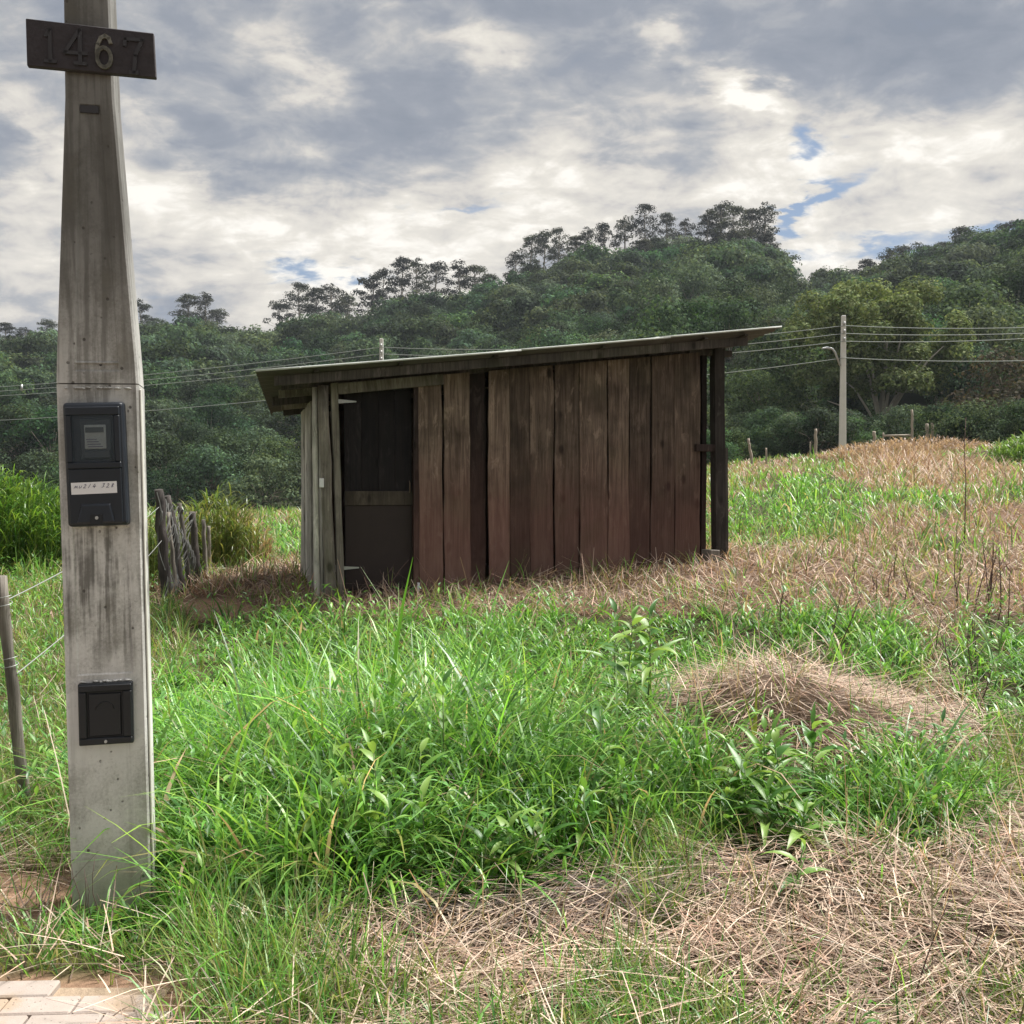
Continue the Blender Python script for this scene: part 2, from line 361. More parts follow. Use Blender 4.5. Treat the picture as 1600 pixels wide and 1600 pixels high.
def concrete(name, base=(.60, .595, .58), streak=1.):
    m, t, p, o = mat(name)
    g = t.new('ShaderNodeTexCoord').outputs['Object']
    mp = t.new('ShaderNodeMapping'); t.l.new(g, mp.inputs[0]); mp.inputs['Scale'].default_value = (17, 17, .8)
    st = t.noise(mp.outputs[0], 1.3, 6, .65, .3)
    n = t.noise(g, 9, 8, .62); f = t.noise(g, 95, 4, .7); b_ = t.noise(g, 2.2, 4, .6)
    c = t.mix(n, tuple(x * .78 for x in base), tuple(x * 1.22 for x in base))
    z = t.new('ShaderNodeSeparateXYZ'); t.l.new(g, z.inputs[0])
    # rain streaks below the meter box and a darker tone up the upper shaft
    mask = t.m('MULTIPLY', t.mapr(z.outputs[2], .75, 1.1), t.mapr(z.outputs[2], 1.36, 1.42, 1, .65))
    c = t.mix(t.m('MULTIPLY', t.m('MULTIPLY', t.mapr(t.m('ADD', st, t.m('MULTIPLY', t.m('SUBTRACT', n, .5), .5)), .42, .60), mask), .85 * streak), c, (.085, .08, .072))
    c = t.mix(t.m('MULTIPLY', t.mapr(t.m('ADD', b_, t.m('MULTIPLY', f, .25)), .56, .74), .6), c, (.15, .145, .125))
    c = t.mix(t.m('MULTIPLY', t.mapr(st, .5, .8), .35), c, (.16, .155, .14))
    up = t.mapr(z.outputs[2], 1.6, 2.5)
    c = t.mix(t.m('MULTIPLY', up, t.m('ADD', .60, t.m('MULTIPLY', b_, .4))), c, t.mix(n, (.050, .048, .045), (.090, .086, .080)))
    edge = t.mapr(b_, .52, .7); c = t.mix(t.m('MULTIPLY', edge, .35), c, (.27, .25, .19))
    low = t.mapr(z.outputs[2], .05, .35, 1, 0); c = t.mix(t.m('MULTIPLY', low, t.m('MULTIPLY', n, .9)), c, (.22, .20, .13))
    vo = t.new('ShaderNodeTexVoronoi'); t.l.new(g, vo.inputs['Vector']); vo.inputs['Scale'].default_value = 21
    pit = t.m('MULTIPLY', t.mapr(vo.outputs['Distance'], .09, .15, 1, 0), t.mapr(n, .46, .54))
    c = t.mix(t.m('MULTIPLY', pit, .85), c, (.07, .065, .06))
    c = t.mix(t.m('MULTIPLY', t.mapr(f, .6, .75), .3), c, (.12, .12, .11))
    t.put(p.inputs['Base Color'], c); p.inputs['Roughness'].default_value = .88; p.inputs['Specular IOR Level'].default_value = .25
    b = t.new('ShaderNodeBump'); b.inputs['Strength'].default_value = .5; b.inputs['Distance'].default_value = .004
    t.put(b.inputs['Height'], t.m('SUBTRACT', t.m('ADD', t.m('MULTIPLY', n, .8), t.m('MULTIPLY', f, .4)), pit)); t.l.new(b.outputs[0], p.inputs['Normal'])
    return m
M['concrete'] = concrete('pole_concrete')
M['paleconc'] = simple('pale_concrete', (.62, .615, .58), .85, 0, 2, .15)
M['seal'] = simple('pvc_strip', (.50, .49, .45), .6, 0, 20, .15)
M['roof_under'] = simple('fibre_cement_dark', (.085, .08, .075), .9, 0, 9, .35, .3)  # darker fibre cement for the bottom faces of the roof sheets
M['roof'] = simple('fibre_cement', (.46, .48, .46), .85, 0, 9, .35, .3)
m_, t, p, o = mat('paver_concrete'); M['paver'] = m_
g = t.new('ShaderNodeTexCoord').outputs['Object']; gw = t.new('ShaderNodeNewGeometry').outputs['Position']
oi = t.new('ShaderNodeObjectInfo')
n = t.noise(gw, 14, 6, .65); f = t.noise(gw, 150, 3, .7); vo = t.new('ShaderNodeTexVoronoi'); t.l.new(gw, vo.inputs['Vector']); vo.inputs['Scale'].default_value = 55
c = t.mix(n, (.26, .21, .18), (.42, .355, .32)); c = t.mix(t.m('MULTIPLY', t.mapr(t.noise(gw, 6, 4), .55, .72), .6), c, (.30, .20, .11))
c = t.mix(t.m('MULTIPLY', t.mapr(vo.outputs['Distance'], .08, .2, 1, 0), .8), c, (.07, .055, .045))
c = t.mix(t.m('MULTIPLY', oi.outputs['Random'], .3), c, (.24, .22, .20))
t.put(p.inputs['Base Color'], c); p.inputs['Roughness'].default_value = .9
b = t.new('ShaderNodeBump'); b.inputs['Strength'].default_value = .4; b.inputs['Distance'].default_value = .004; t.put(b.inputs['Height'], t.m('ADD', n, f)); t.l.new(b.outputs[0], p.inputs['Normal'])
m_, t, p, o = mat('soil'); M['soil'] = m_
gw = t.new('ShaderNodeNewGeometry').outputs['Position']
at = t.new('ShaderNodeAttribute'); at.attribute_name = 'tint'
n = t.noise(gw, 3, 7, .65); f = t.noise(gw, 40, 5, .7)
c = t.mix(1., at.outputs['Color'], t.mix(t.m('ADD', t.m('MULTIPLY', n, .6), t.m('MULTIPLY', f, .4)), (.35, .35, .35), (1.6, 1.6, 1.6)), 'MULTIPLY')
t.put(p.inputs['Base Color'], c); p.inputs['Roughness'].default_value = .95; p.inputs['Specular IOR Level'].default_value = .1
b = t.new('ShaderNodeBump'); b.inputs['Strength'].default_value = .8; b.inputs['Distance'].default_value = .03; t.put(b.inputs['Height'], t.m('ADD', n, t.m('MULTIPLY', f, .5))); t.l.new(b.outputs[0], p.inputs['Normal'])

# ------------------------------------------------------------------ vegetation zones (by root position, in photo pixels turned to ground)
# G lush green, M short meadow, D flat straw, B brown dry standing, E bare soil
ZT = 'GMDBE'
ZE = [('G', 640, 1230, 270, 170, 1.5), ('G', 720, 1110, 420, 130, 1.25), ('G', 860, 1240, 230, 140, 1.35), ('G', 560, 1010, 300, 52, 1.15), ('G', 900, 1010, 360, 48, 1.2),
      ('G', 330, 1160, 110, 170, 1.2), ('G', 1140, 985, 160, 40, 1.1), ('G', 290, 1370, 120, 110, 1.2), ('G', 420, 1290, 120, 120, 1.1),
      ('G', 1365, 1030, 75, 48, 1.5), ('G', 1565, 1060, 80, 90, 1.4), ('G', 1435, 1260, 105, 75, 1.5), ('G', 1190, 1285, 95, 50, 1.3), ('G', 1090,1040, 90, 40, 1.1),
      ('G', 1260, 795, 120, 34, 1.35), ('G', 1280, 758, 90, 18, 1.0), ('G', 1500, 858, 70, 16, 1.2), ('G', 1450, 785, 60, 12, 1.2), ('G', 1600, 775, 60, 14, 1.1), ('B', 1400, 822, 60, 30, 1.4), ('B', 1560, 825, 100, 24, 1.4), ('B', 1500, 750, 150, 16, 1.3), ('B', 1400, 900, 260, 40, 1.5), ('G', 1200, 850, 70, 14, .9), ('G', 1600, 715, 60, 12, 1.4),
      ('G', 430, 845, 60, 26, 1.4), ('G', 170, 1450, 130, 40, 1.0), ('G', -200, 1100, 200, 100, 1.0), ('G', 1900, 1000, 120, 100, 1.0),
      ('M', 40, 1080, 110, 190, 1.5), ('M', 60, 960, 160, 60, 1.4), ('M', 250, 1020, 80, 60, 1.2), ('M', 380, 1520, 120, 110, 1.25), ('M', 1030, 1400, 75, 140, 1.15), ('M', 1000, 1560, 70, 80, 1.25), ('M', 1560, 1210, 80, 80, 1.0),
      ('M', 60, 1500, 110, 40, 1.15), ('M', 30, 1300, 90, 60, 1.2), ('M', 560, 1590, 90, 40, 1.1), ('M', 300, 880, 50, 60, 1.0), ('M', 1150, 900, 60, 14, .7), ('M', 1440, 900, 120, 20, .7),
      ('D', 1280, 1450, 420, 120, 1.3), ('D', 760, 1500, 300, 80, 1.3), ('D', 1225, 1125, 175, 75, 1.75), ('D', 950, 1440, 150, 60, 1.2), ('D', 1480, 1130, 60, 70, 1.4), ('D', 1600, 1340, 130, 120, 1.0),
      ('B', 1300, 925, 420, 45, 1.4), ('B', 780, 940, 330, 26, 1.3), ('B', 410, 915, 110, 40, 1.4), ('B', 1460, 745, 130, 22, 1.5), ('B', 1190, 738, 60, 10, 1.3), ('B', 1200, 880, 130, 20, 1.1), ('B', 1580, 810, 90, 20, 1.1), ('B', 1380, 830, 60, 24, .9), ('B', 1600,900,150,50,1.3), ('B', 360, 800, 50, 20, 1.2),
      ('B', 1470, 1030, 36, 50, 1.25),
      ('E', 350, 950, 60, 16, 1.5), ('E', 10, 1420, 90, 40, 1.7), ('E', 285, 1560, 70, 40, 1.3), ('E', 80, 1545, 240, 28, 1.2)]
def zone(x, y):
    z = tps(x, y); px, py = proj(x, y, z)
    sc = np.full((5, len(px)), -1.0)
    nn = [fbm(x, y, .35 + .02 * i, 3) - .5 for i in range(5)]
    nf = [fbm(x + 9 * i, y - 7 * i, 2.2, 3) - .5 for i in range(5)]
    base = [.10, .22, -.2, .18, -.3]
    for i in range(5): sc[i] = base[i]
    for (tt, cx, cy, rx, ry, k) in ZE:
        i = ZT.index(tt); s_ = k - .8 * (((px - cx) / rx) ** 2 + ((py - cy) / ry) ** 2)
        sc[i] = np.maximum(sc[i], s_)
    for i in range(5): sc[i] += nn[i] * 1.1 + nf[i] * .9
    return np.argmax(sc, 0), px, py, z

# ------------------------------------------------------------------ ground
NR, NA = 250, 520
rr = np.concatenate([[0.0], np.geomspace(.6, 560, NR - 1)]); aa = np.linspace(-PI, PI, NA, endpoint=False)
RRm, AAm = np.meshgrid(rr, aa, indexing='ij'); X = RRm * np.sin(AAm); Y = RRm * np.cos(AAm)
Z = H(X.ravel(), Y.ravel())
V = np.c_[X.ravel(), Y.ravel(), Z]
ii, jj = np.meshgrid(np.arange(NR - 1), np.arange(NA), indexing='ij'); j2 = (jj + 1) % NA
Q = np.stack([ii * NA + jj, ii * NA + j2, (ii + 1) * NA + j2, (ii + 1) * NA + jj], -1).reshape(-1, 4)[:, ::-1]
zt, _, _, _ = zone(V[:, 0], V[:, 1])
zc = np.array([(.050, .048, .024), (.11, .095, .05), (.12, .085, .062), (.15, .10, .072), (.30, .19, .13)])[zt]  # soil colour under grass and straw is darkened to give deep shade in gaps
far = V[:, 1] > 62; zc[far] = (.035, .04, .02)
ksel = RRm.ravel()[Q[:, 0]] < 60
for nm, sel in (('ground', ksel), ('hillside', ~ksel)):
    q_ = Q[sel]; u_, invx = np.unique(q_, return_inverse=True); invx = invx.reshape(q_.shape)
    g_ = link(nm, np_mesh(nm, V[u_], invx, zc[u_], True), None, M['soil']); tag(g_, kind='structure')

# ------------------------------------------------------------------ blade generator
def blades(acc, P, azm, L, Wd, th0, curv, col, S_=4, prof='grass', tipcol=None, wtwist=None):
    n = len(P); P = np.asarray(P, float)
    t_ = np.linspace(0, 1, S_ + 1)
    pos = np.zeros((n, S_ + 1, 3)); pos[:, 0] = P
    dh = np.stack([np.cos(azm), np.sin(azm)], -1)
    for k in range(1, S_ + 1):
        th = th0 + curv * ((k - .5) / S_) ** 1.25
        st = (L / S_)
        pos[:, k, 0] = pos[:, k - 1, 0] + dh[:, 0] * np.sin(th) * st
        pos[:, k, 1] = pos[:, k - 1, 1] + dh[:, 1] * np.sin(th) * st
        pos[:, k, 2] = pos[:, k - 1, 2] + np.cos(th) * st
    if wtwist is None: wtwist = rng.normal(0, .45, n)
    wa = azm + PI / 2 + wtwist
    wv = np.stack([np.cos(wa), np.sin(wa), np.zeros(n)], -1)
    if prof == 'grass': wp = np.interp(t_, [0, .35, .75, 1], [.65, 1, .62, .06])
    elif prof == 'leaf': wp = np.interp(t_, [0, .14, .36, .7, 1], [.10, .72, 1, .58, .02])
    else: wp = np.interp(t_, [0, 1], [1, .5])
    half = wv[:, None, :] * (Wd[:, None] * wp[None, :] * .5)[..., None]
    colr = np.repeat(col[:, None, :], S_ + 1, 1)
    if tipcol is not None: colr = colr * (1 - t_[None, :, None] ** 1.5) + tipcol[:, None, :] * t_[None, :, None] ** 1.5
    if prof == 'leaf':
        up = np.zeros((n, 1, 3)); up[:, 0, 2] = 1
        A = pos - half + up * np.linalg.norm(half, axis=-1, keepdims=True) * .45; B = pos; C = pos + half + up * np.linalg.norm(half, axis=-1, keepdims=True) * .45
        Vv = np.stack([A, B, C], 2).reshape(-1, 3); Cc = np.repeat(colr[:, :, None, :], 3, 2).reshape(-1, 3)
        b = (np.arange(n) * (S_ + 1) * 3)[:, None] + (np.arange(S_) * 3)[None, :]
        q1 = np.stack([b, b + 1, b + 4, b + 3], -1).reshape(-1, 4); q2 = np.stack([b + 1, b + 2, b + 5, b + 4], -1).reshape(-1, 4)
        acc.add(Vv, np.concatenate([q1, q2]), Cc)
    else:
        Vv = np.stack([pos - half, pos + half], 2).reshape(-1, 3); Cc = np.repeat(colr[:, :, None, :], 2, 2).reshape(-1, 3)
        b = (np.arange(n) * (S_ + 1) * 2)[:, None] + (np.arange(S_) * 2)[None, :]
        acc.add(Vv, np.stack([b, b + 1, b + 3, b + 2], -1).reshape(-1, 4), Cc)
def pal(cols, n, jit=.18):
    cols = np.array(cols, float); i = rng.integers(0, len(cols), n)
    m_ = rng.random((n, 1)); c = cols[i] * m_ + cols[rng.integers(0, len(cols), n)] * (1 - m_)
    return np.clip(c * (1 + rng.normal(0, jit, (n, 1))), .004, .9)
GREEN = [(.11, .29, .04), (.17, .42, .065), (.07, .20, .035), (.27, .47, .10), (.04, .13, .03), (.17, .36, .12)]
MEAD = [(.26, .34, .08), (.16, .22, .05), (.22, .26, .075), (.10, .17, .04), (.28, .28, .12), (.09, .17, .035), (.30, .27, .15)]
STRAW = [(.49, .365, .285), (.62, .49, .39), (.36, .255, .195), (.50, .31, .235), (.22, .16, .125), (.67, .56, .45), (.42, .34, .285)]
BROWN = [(.36, .22, .15), (.44, .29, .21), (.28, .16, .11), (.50, .36, .26), (.22, .14, .10), (.40, .30, .18)]
def scatter(N, r1, r2, a1=-46, a2=46):
    r = np.exp(rng.uniform(math.log(r1), math.log(r2), N)); a = R(a1) + rng.random(N) * R(a2 - a1)
    return r * np.sin(a), r * np.cos(a), r
def inshed(x, y, pad=.06):
    lx = (x - SH0[0]) * math.cos(SHT) + (y - SH0[1]) * math.sin(SHT); ly = -(x - SH0[0]) * math.sin(SHT) + (y - SH0[1]) * math.cos(SHT)
    return (lx > -pad) & (lx < 4.0 + pad) & (ly > -pad - .03) & (ly < 2.1 + pad)
def pole_pad(x, y): return (np.abs(x + 1.42) < .17) & (np.abs(y - 3.70) < .17)
PAVE_Y = 3.04
def onpave(x, y): return (y < PAVE_Y) & (x < -.98 + .0 * y)
HAZ_R = 62

# lush green tufts
ga = Acc(); ma = Acc(); sa = Acc(); ba = Acc()
x, y, r = scatter(26000, 2.5, 60); zt, px, py, z = zone(x, y)
k = (zt == 0) & ~inshed(x, y) & ~pole_pad(x, y) & ~onpave(x, y) & ((fbm(x + 3, y - 5, 2.6, 3) > .40) | (rng.random(len(x)) < .25))
x, y, r, z, px, py = x[k], y[k], r[k], z[k], px[k], py[k]
NB = np.where(r < 9, 11, 7)
idx = np.repeat(np.arange(len(x)), NB); n = len(idx)
hn = fbm(x, y, 1.1, 2); th = (.11 + .43 * hn) * (1 + rng.normal(0, .28, len(x)))
core = np.exp(-(((px - 690) / 330) ** 2 + ((py - 1230) / 170) ** 2)); th = th * (1 + .85 * core) * np.where(r < 3.6, .8, 1)
th *= np.where(np.abs(px - 800) > 780, .85, 1) * np.where(py < 1060, .72, 1) * np.where(r > 14, 1.35, 1)
th *= np.where((px > 1120) & (py > 1100), .62, 1) * (1 + 1.0 * np.exp(-(((px - 1365) / 70) ** 2 + ((py - 1040) / 45) ** 2)) + .6 * np.exp(-(((px - 1435) / 80) ** 2 + ((py - 1270) / 60) ** 2))) * np.where((px < 300) & (py > 1390), .5, 1) * np.where((px < 270) & (px > 70) & (py > 1420), .6, 1)
a = rng.random(n) * 2 * PI; rad = rng.random(n) * (.035 + .03 * rng.random(n)) * np.where(r[idx] > 12, 3, 1)
P = np.c_[x[idx] + np.cos(a) * rad, y[idx] + np.sin(a) * rad, z[idx] - .01]
L = th[idx] * rng.uniform(.55, 1.15, n); lean = rng.uniform(.05, .75, n)
Wd = np.maximum(rng.uniform(.005, .014, n), r[idx] * .00095) * (1 + .65 * (rng.random(n) < .25))
tc_ = fbm(x, y, .8, 3)[idx][:, None]
col = pal(GREEN, n) * (.65 + .75 * tc_); yell = (rng.random(n) < .07)[:, None]; col = np.where(yell, pal(MEAD, n), col); col = np.where((rng.random(n) < .035)[:, None], pal([(.5, .4, .3), (.36, .27, .2)], n), col)
near = r[idx] < 9
for sel, sg in ((near, 5), (~near, 3)):
    blades(ga, P[sel], a[sel] + rng.normal(0, .5, sel.sum()), L[sel], Wd[sel], lean[sel], rng.uniform(.4, 2.5, sel.sum()), col[sel], sg, 'grass', tipcol=col[sel] * np.array([1.25, 1.1, 1.0]))
# small under-storey leaves in the green
x, y, r = scatter(36000, 2.6, 16); zt, px, py, z = zone(x, y)
k = ((zt == 0) | ((zt == 1) & (px < 240) & (py < 1400))) & ~((px < 270) & (py > 1370)) & ~inshed(x, y) & ~pole_pad(x, y) & ~onpave(x, y); n = k.sum(); x, y, r, z = x[k], y[k], r[k], z[k]
up = rng.random(n) ** .8 * (.08 + .42 * fbm(x, y, 1.1, 2)) * (1 + .6 * np.exp(-(((px[k] - 690) / 330) ** 2 + ((py[k] - 1230) / 170) ** 2)))
wa = Acc()
blades(wa, np.c_[x, y, z + up], rng.random(n) * 2 * PI, rng.uniform(.03, .10, n), np.maximum(rng.uniform(.008, .024, n), r * .0022), rng.uniform(.5, 1.3, n), rng.uniform(.1, 1.3, n), pal(GREEN, n) * .85, 3, 'leaf')

# meadow
x, y, r = scatter(52000, 2.4, 60); zt, px, py, z = zone(x, y)
k = ((zt == 1) | ((zt == 3) & (rng.random(len(x)) < .22)) | ((zt == 4) & (rng.random(len(x)) < .10)) | ((zt == 2) & (rng.random(len(x)) < .10))) & ~inshed(x, y) & ~pole_pad(x, y) & ~onpave(x, y)
x, y, r, z, px = x[k], y[k], r[k], z[k], px[k]
idx = np.repeat(np.arange(len(x)), 4); n = len(idx); a = rng.random(n) * 2 * PI
L = rng.uniform(.10, .34, n) * np.where(r[idx] > 12, 1.4, 1) * np.where((px[idx] < 270) & (r[idx] < 3.7), .55, 1) * (.6 + .8 * fbm(x, y, 1.3, 2)[idx])
col = pal(MEAD, n); gsel = (rng.random(n) < .45)[:, None]; col = np.where(gsel, pal(GREEN, n), col)
blades(ma, np.c_[x[idx] + np.cos(a) * .02, y[idx] + np.sin(a) * .02, z[idx] - .01], a, L, np.maximum(rng.uniform(.003, .007, n), r[idx] * .0009), rng.uniform(.05, .6, n), rng.uniform(.1, 1.7, n), col, 3)

# flat straw
x, y, r = scatter(120000, 2.4, 14); zt, px, py, z = zone(x, y)
k = ((zt == 2) | ((zt == 3) & (rng.random(len(x)) < .5)) | ((zt == 4) & (rng.random(len(x)) < .12)) | ((zt == 1) & (rng.random(len(x)) < .12))) & ~inshed(x, y) & ~pole_pad(x, y) & ~(onpave(x, y) & (rng.random(len(x)) < .985))
x, y, r, z = x[k], y[k], r[k], z[k]; n = len(x)
flow = fbm(x, y, .7, 2) * 2 * PI * 1.6
# combed outwards over the straw mound
bx, by = bumps[0][0], bumps[0][1]; dm = np.hypot(x - bx, y - by); onm = dm < .9
a = np.where(onm & (rng.random(n) < .7), np.arctan2(y - by, x - bx) + rng.normal(0, .35, n), np.where(rng.random(n) < .55, flow + rng.normal(0, .45, n), rng.random(n) * 2 * PI))
L = rng.uniform(.08, .36, n) * np.where(rng.random(n) < .08, 2., 1); up = rng.random(n) ** 1.6 * np.where(r < 5, .085, .10)
th0 = np.where(onm, rng.uniform(1.35, 1.75, n), rng.uniform(1.2, 1.75, n))
low = rng.random(n) < .045; th0 = np.where(low, rng.uniform(.3, 1.1, n), th0)
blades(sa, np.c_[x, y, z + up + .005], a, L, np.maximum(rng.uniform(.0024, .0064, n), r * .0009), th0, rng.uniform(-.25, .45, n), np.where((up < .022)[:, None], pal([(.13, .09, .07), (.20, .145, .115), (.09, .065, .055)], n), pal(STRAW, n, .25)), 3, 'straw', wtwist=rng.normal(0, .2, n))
# brown standing dry grass
x, y, r = scatter(64000, 4.5, 60); zt, px, py, z = zone(x, y)
k = ((zt == 3) | ((zt == 1) & (rng.random(len(x)) < .15)) | ((zt == 0) & (rng.random(len(x)) < .05)) | ((zt == 2) & (rng.random(len(x)) < .25))) & ~inshed(x, y); x, y, r, z, px, py = x[k], y[k], r[k], z[k], px[k], py[k]
idx = np.repeat(np.arange(len(x)), 3); n = len(idx); a = rng.random(n) * 2 * PI
mound = np.exp(-(((px - 1430) / 110) ** 2 + ((py - 735) / 25) ** 2))[idx]
L = rng.uniform(.08, .26, n) * (.6 + .8 * fbm(x, y, 1., 2)[idx]) * (1 + 1.8 * mound) * np.where(r[idx] > 14, 1.5, 1)
cb = pal(BROWN, n); cs = pal(STRAW, n); mix_ = fbm(x + 40, y, .5, 3)[idx][:, None]; col = np.where(rng.random((n, 1)) < mix_, cb, cs * .9)
blades(ba, np.c_[x[idx] + np.cos(a) * .03, y[idx] + np.sin(a) * .03, z[idx] - .01], a, L, np.maximum(rng.uniform(.0025, .006, n), r[idx] * .0009), rng.uniform(.3, 1.35, n), rng.uniform(0, 1.3, n), col, 3)
tag(link('grass', ga.build('grass'), None, M['grass']), 'lush bright green tall grass growing in tufts before the shed', 'grass', kind='stuff')
tag(link('ground_leaves', wa.build('ground_leaves'), None, M['weed']), 'small green leaves growing low between the lush grass tufts', 'ground cover', kind='stuff')
tag(link('meadow_grass', ma.build('meadow_grass'), None, M['grass']), 'short yellow green meadow grass between the lush and dry patches', 'grass', kind='stuff')
tag(link('cut_straw', sa.build('cut_straw'), None, M['straw']), 'flattened pale cut straw lying over the ground in front', 'straw', kind='stuff')
tag(link('dry_grass', ba.build('dry_grass'), None, M['straw']), 'reddish brown dry grass standing around the shed and up the slope', 'dry grass', kind='stuff')

# tall cane grass mound at the left edge, and small shrubby growth by the netting
def tall_clump(name, cx, cy, rx, ry, hgt, nst, cols, label, cat, lw=.02, leafL=.5, dome=True):
    A = Acc(); n = nst; a = rng.random(n) * 2 * PI; rd = np.sqrt(rng.random(n)); x = cx + np.cos(a) * rd * rx; y = cy + np.sin(a) * rd * ry
    z = tps(x, y); hh = hgt * (np.sqrt(np.clip(1 - rd ** 2 * .75, .05, 1)) if dome else 1) * rng.uniform(.82, 1.06, n)
    nl = 6; idx = np.repeat(np.arange(n), nl); m_ = len(idx); t_ = rng.random(m_) ** .7
    out = a[idx] + rng.normal(0, 1.3, m_)
    P = np.c_[x[idx], y[idx], z[idx] + hh[idx] * t_ * .92]
    blades(A, P, out, leafL * rng.uniform(.5, 1.1, m_), lw * rng.uniform(.6, 1.2, m_), rng.uniform(.15, .8, m_), rng.uniform(.8, 2.2, m_), pal(cols, m_), 4, 'grass')
    blades(A, np.c_[x, y, z - .02], a, hh, np.full(n, .012), np.full(n, .03), rng.uniform(0, .2, n), pal(cols, n) * .7, 3, 'grass')
    o_ = link(name, A.build(name), None, M['grass']); tag(o_, label, cat, kind='stuff'); return o_
c_ = W(0, 800, 14); tall_clump('cane_grass', c_.x - .95, 14.2, 2.1, 1.2, 1.60, 2600, [(.07, .17, .025), (.12, .24, .035), (.20, .30, .05), (.045, .12, .022)], 'tall green cane grass mound behind the concrete pole at the left', 'tall grass', .020, .30)
c_ = W(330, 800, 12.5); tall_clump('bushy_grass', c_.x, 12.6, .55, .5, 1.05, 260, [(.10, .16, .03), (.17, .21, .05), (.24, .24, .07), (.08, .14, .04)], 'yellow green bushy grass behind the netted posts', 'tall grass', .016, .34)
c_ = W(372, 800, 13.2); tall_clump('dry_bush', c_.x, 13.2, .42, .4, .75, 130, [(.30, .19, .11), (.36, .25, .15), (.22, .15, .10)], 'brown dry bush between the netted posts and the shed', 'bush', .014, .28)
c_ = W(240, 820, 11.5); tall_clump('climbing_weeds', c_.x - .05, 11.3, .4, .4, .95, 160, [(.12, .18, .04), (.20, .24, .07), (.08, .14, .04)], 'light green weeds growing up beside the netted posts', 'weeds', .014, .28)
c_ = W(1420, 735, 43); tall_clump('dry_thicket', c_.x, 43, 3.8, 1.6, .75, 700, [(.34, .23, .17), (.42, .30, .23), (.26, .18, .13)], 'reddish dry thicket mound beside the tall lamp pole', 'thicket', .03, .38)
c_ = W(1640, 740, 31); tall_clump('green_thicket', c_.x, 31, 1.8, 1.2, .85, 500, [(.10, .20, .03), (.14, .24, .05)], 'green grass mound at the right edge of the slope', 'tall grass', .03, .36)

# ------------------------------------------------------------------ mesh building for solid things
class MB:
    def __init__(s): s.bm = bmesh.new()
    def box(s, x0, x1, y0, y1, z0, z1):
        v = [s.bm.verts.new(p) for p in ((x0, y0, z0), (x1, y0, z0), (x1, y1, z0), (x0, y1, z0), (x0, y0, z1), (x1, y0, z1), (x1, y1, z1), (x0, y1, z1))]
        for f in ((3, 2, 1, 0), (4, 5, 6, 7), (0, 1, 5, 4), (1, 2, 6, 5), (2, 3, 7, 6), (3, 0, 4, 7)): s.bm.faces.new([v[i] for i in f])
        return s
    def hexa(s, p):
        v = [s.bm.verts.new(q_) for q_ in p]
        for f in ((3, 2, 1, 0), (4, 5, 6, 7), (0, 1, 5, 4), (1, 2, 6, 5), (2, 3, 7, 6), (3, 0, 4, 7)): s.bm.faces.new([v[i] for i in f])
        return s
    def tube(s, pts, rad, n=8, cap=True, jit=0):
        pts = [Vector(p) for p in pts]; rad = [rad] * len(pts) if isinstance(rad, (int, float)) else rad; rings = []
        for i, p in enumerate(pts):
            d = (pts[min(i + 1, len(pts) - 1)] - pts[max(i - 1, 0)]).normalized()
            u = d.cross(Vector((.31, .2, .93)) if abs(d.z) < .9 else Vector((1, 0.1, 0))).normalized(); w_ = d.cross(u)
            rings.append([s.bm.verts.new(p + (u * math.cos(2 * PI * k / n) + w_ * math.sin(2 * PI * k / n)) * rad[i] * (1 + random.uniform(-jit, jit))) for k in range(n)])
        for a_, b_ in zip(rings, rings[1:]):
            for k in range(n): f = s.bm.faces.new((a_[k], a_[(k + 1) % n], b_[(k + 1) % n], b_[k])); f.smooth = n > 4
        if cap: s.bm.faces.new(rings[0][::-1]); s.bm.faces.new(rings[-1])
        return s
    def bevel(s, w_, seg=1):
        bmesh.ops.bevel(s.bm, geom=list(s.bm.edges), offset=w_, segments=seg, profile=.5, affect='EDGES', clamp_overlap=True); return s
    def mesh(s, name):
        bmesh.ops.recalc_face_normals(s.bm, faces=s.bm.faces[:]) if len(s.bm.faces) else None
        me = bpy.data.meshes.new(name); s.bm.to_mesh(me); s.bm.free(); return me
    def build(s, name, m, parent=None): return link(name, s.mesh(name), parent, m)

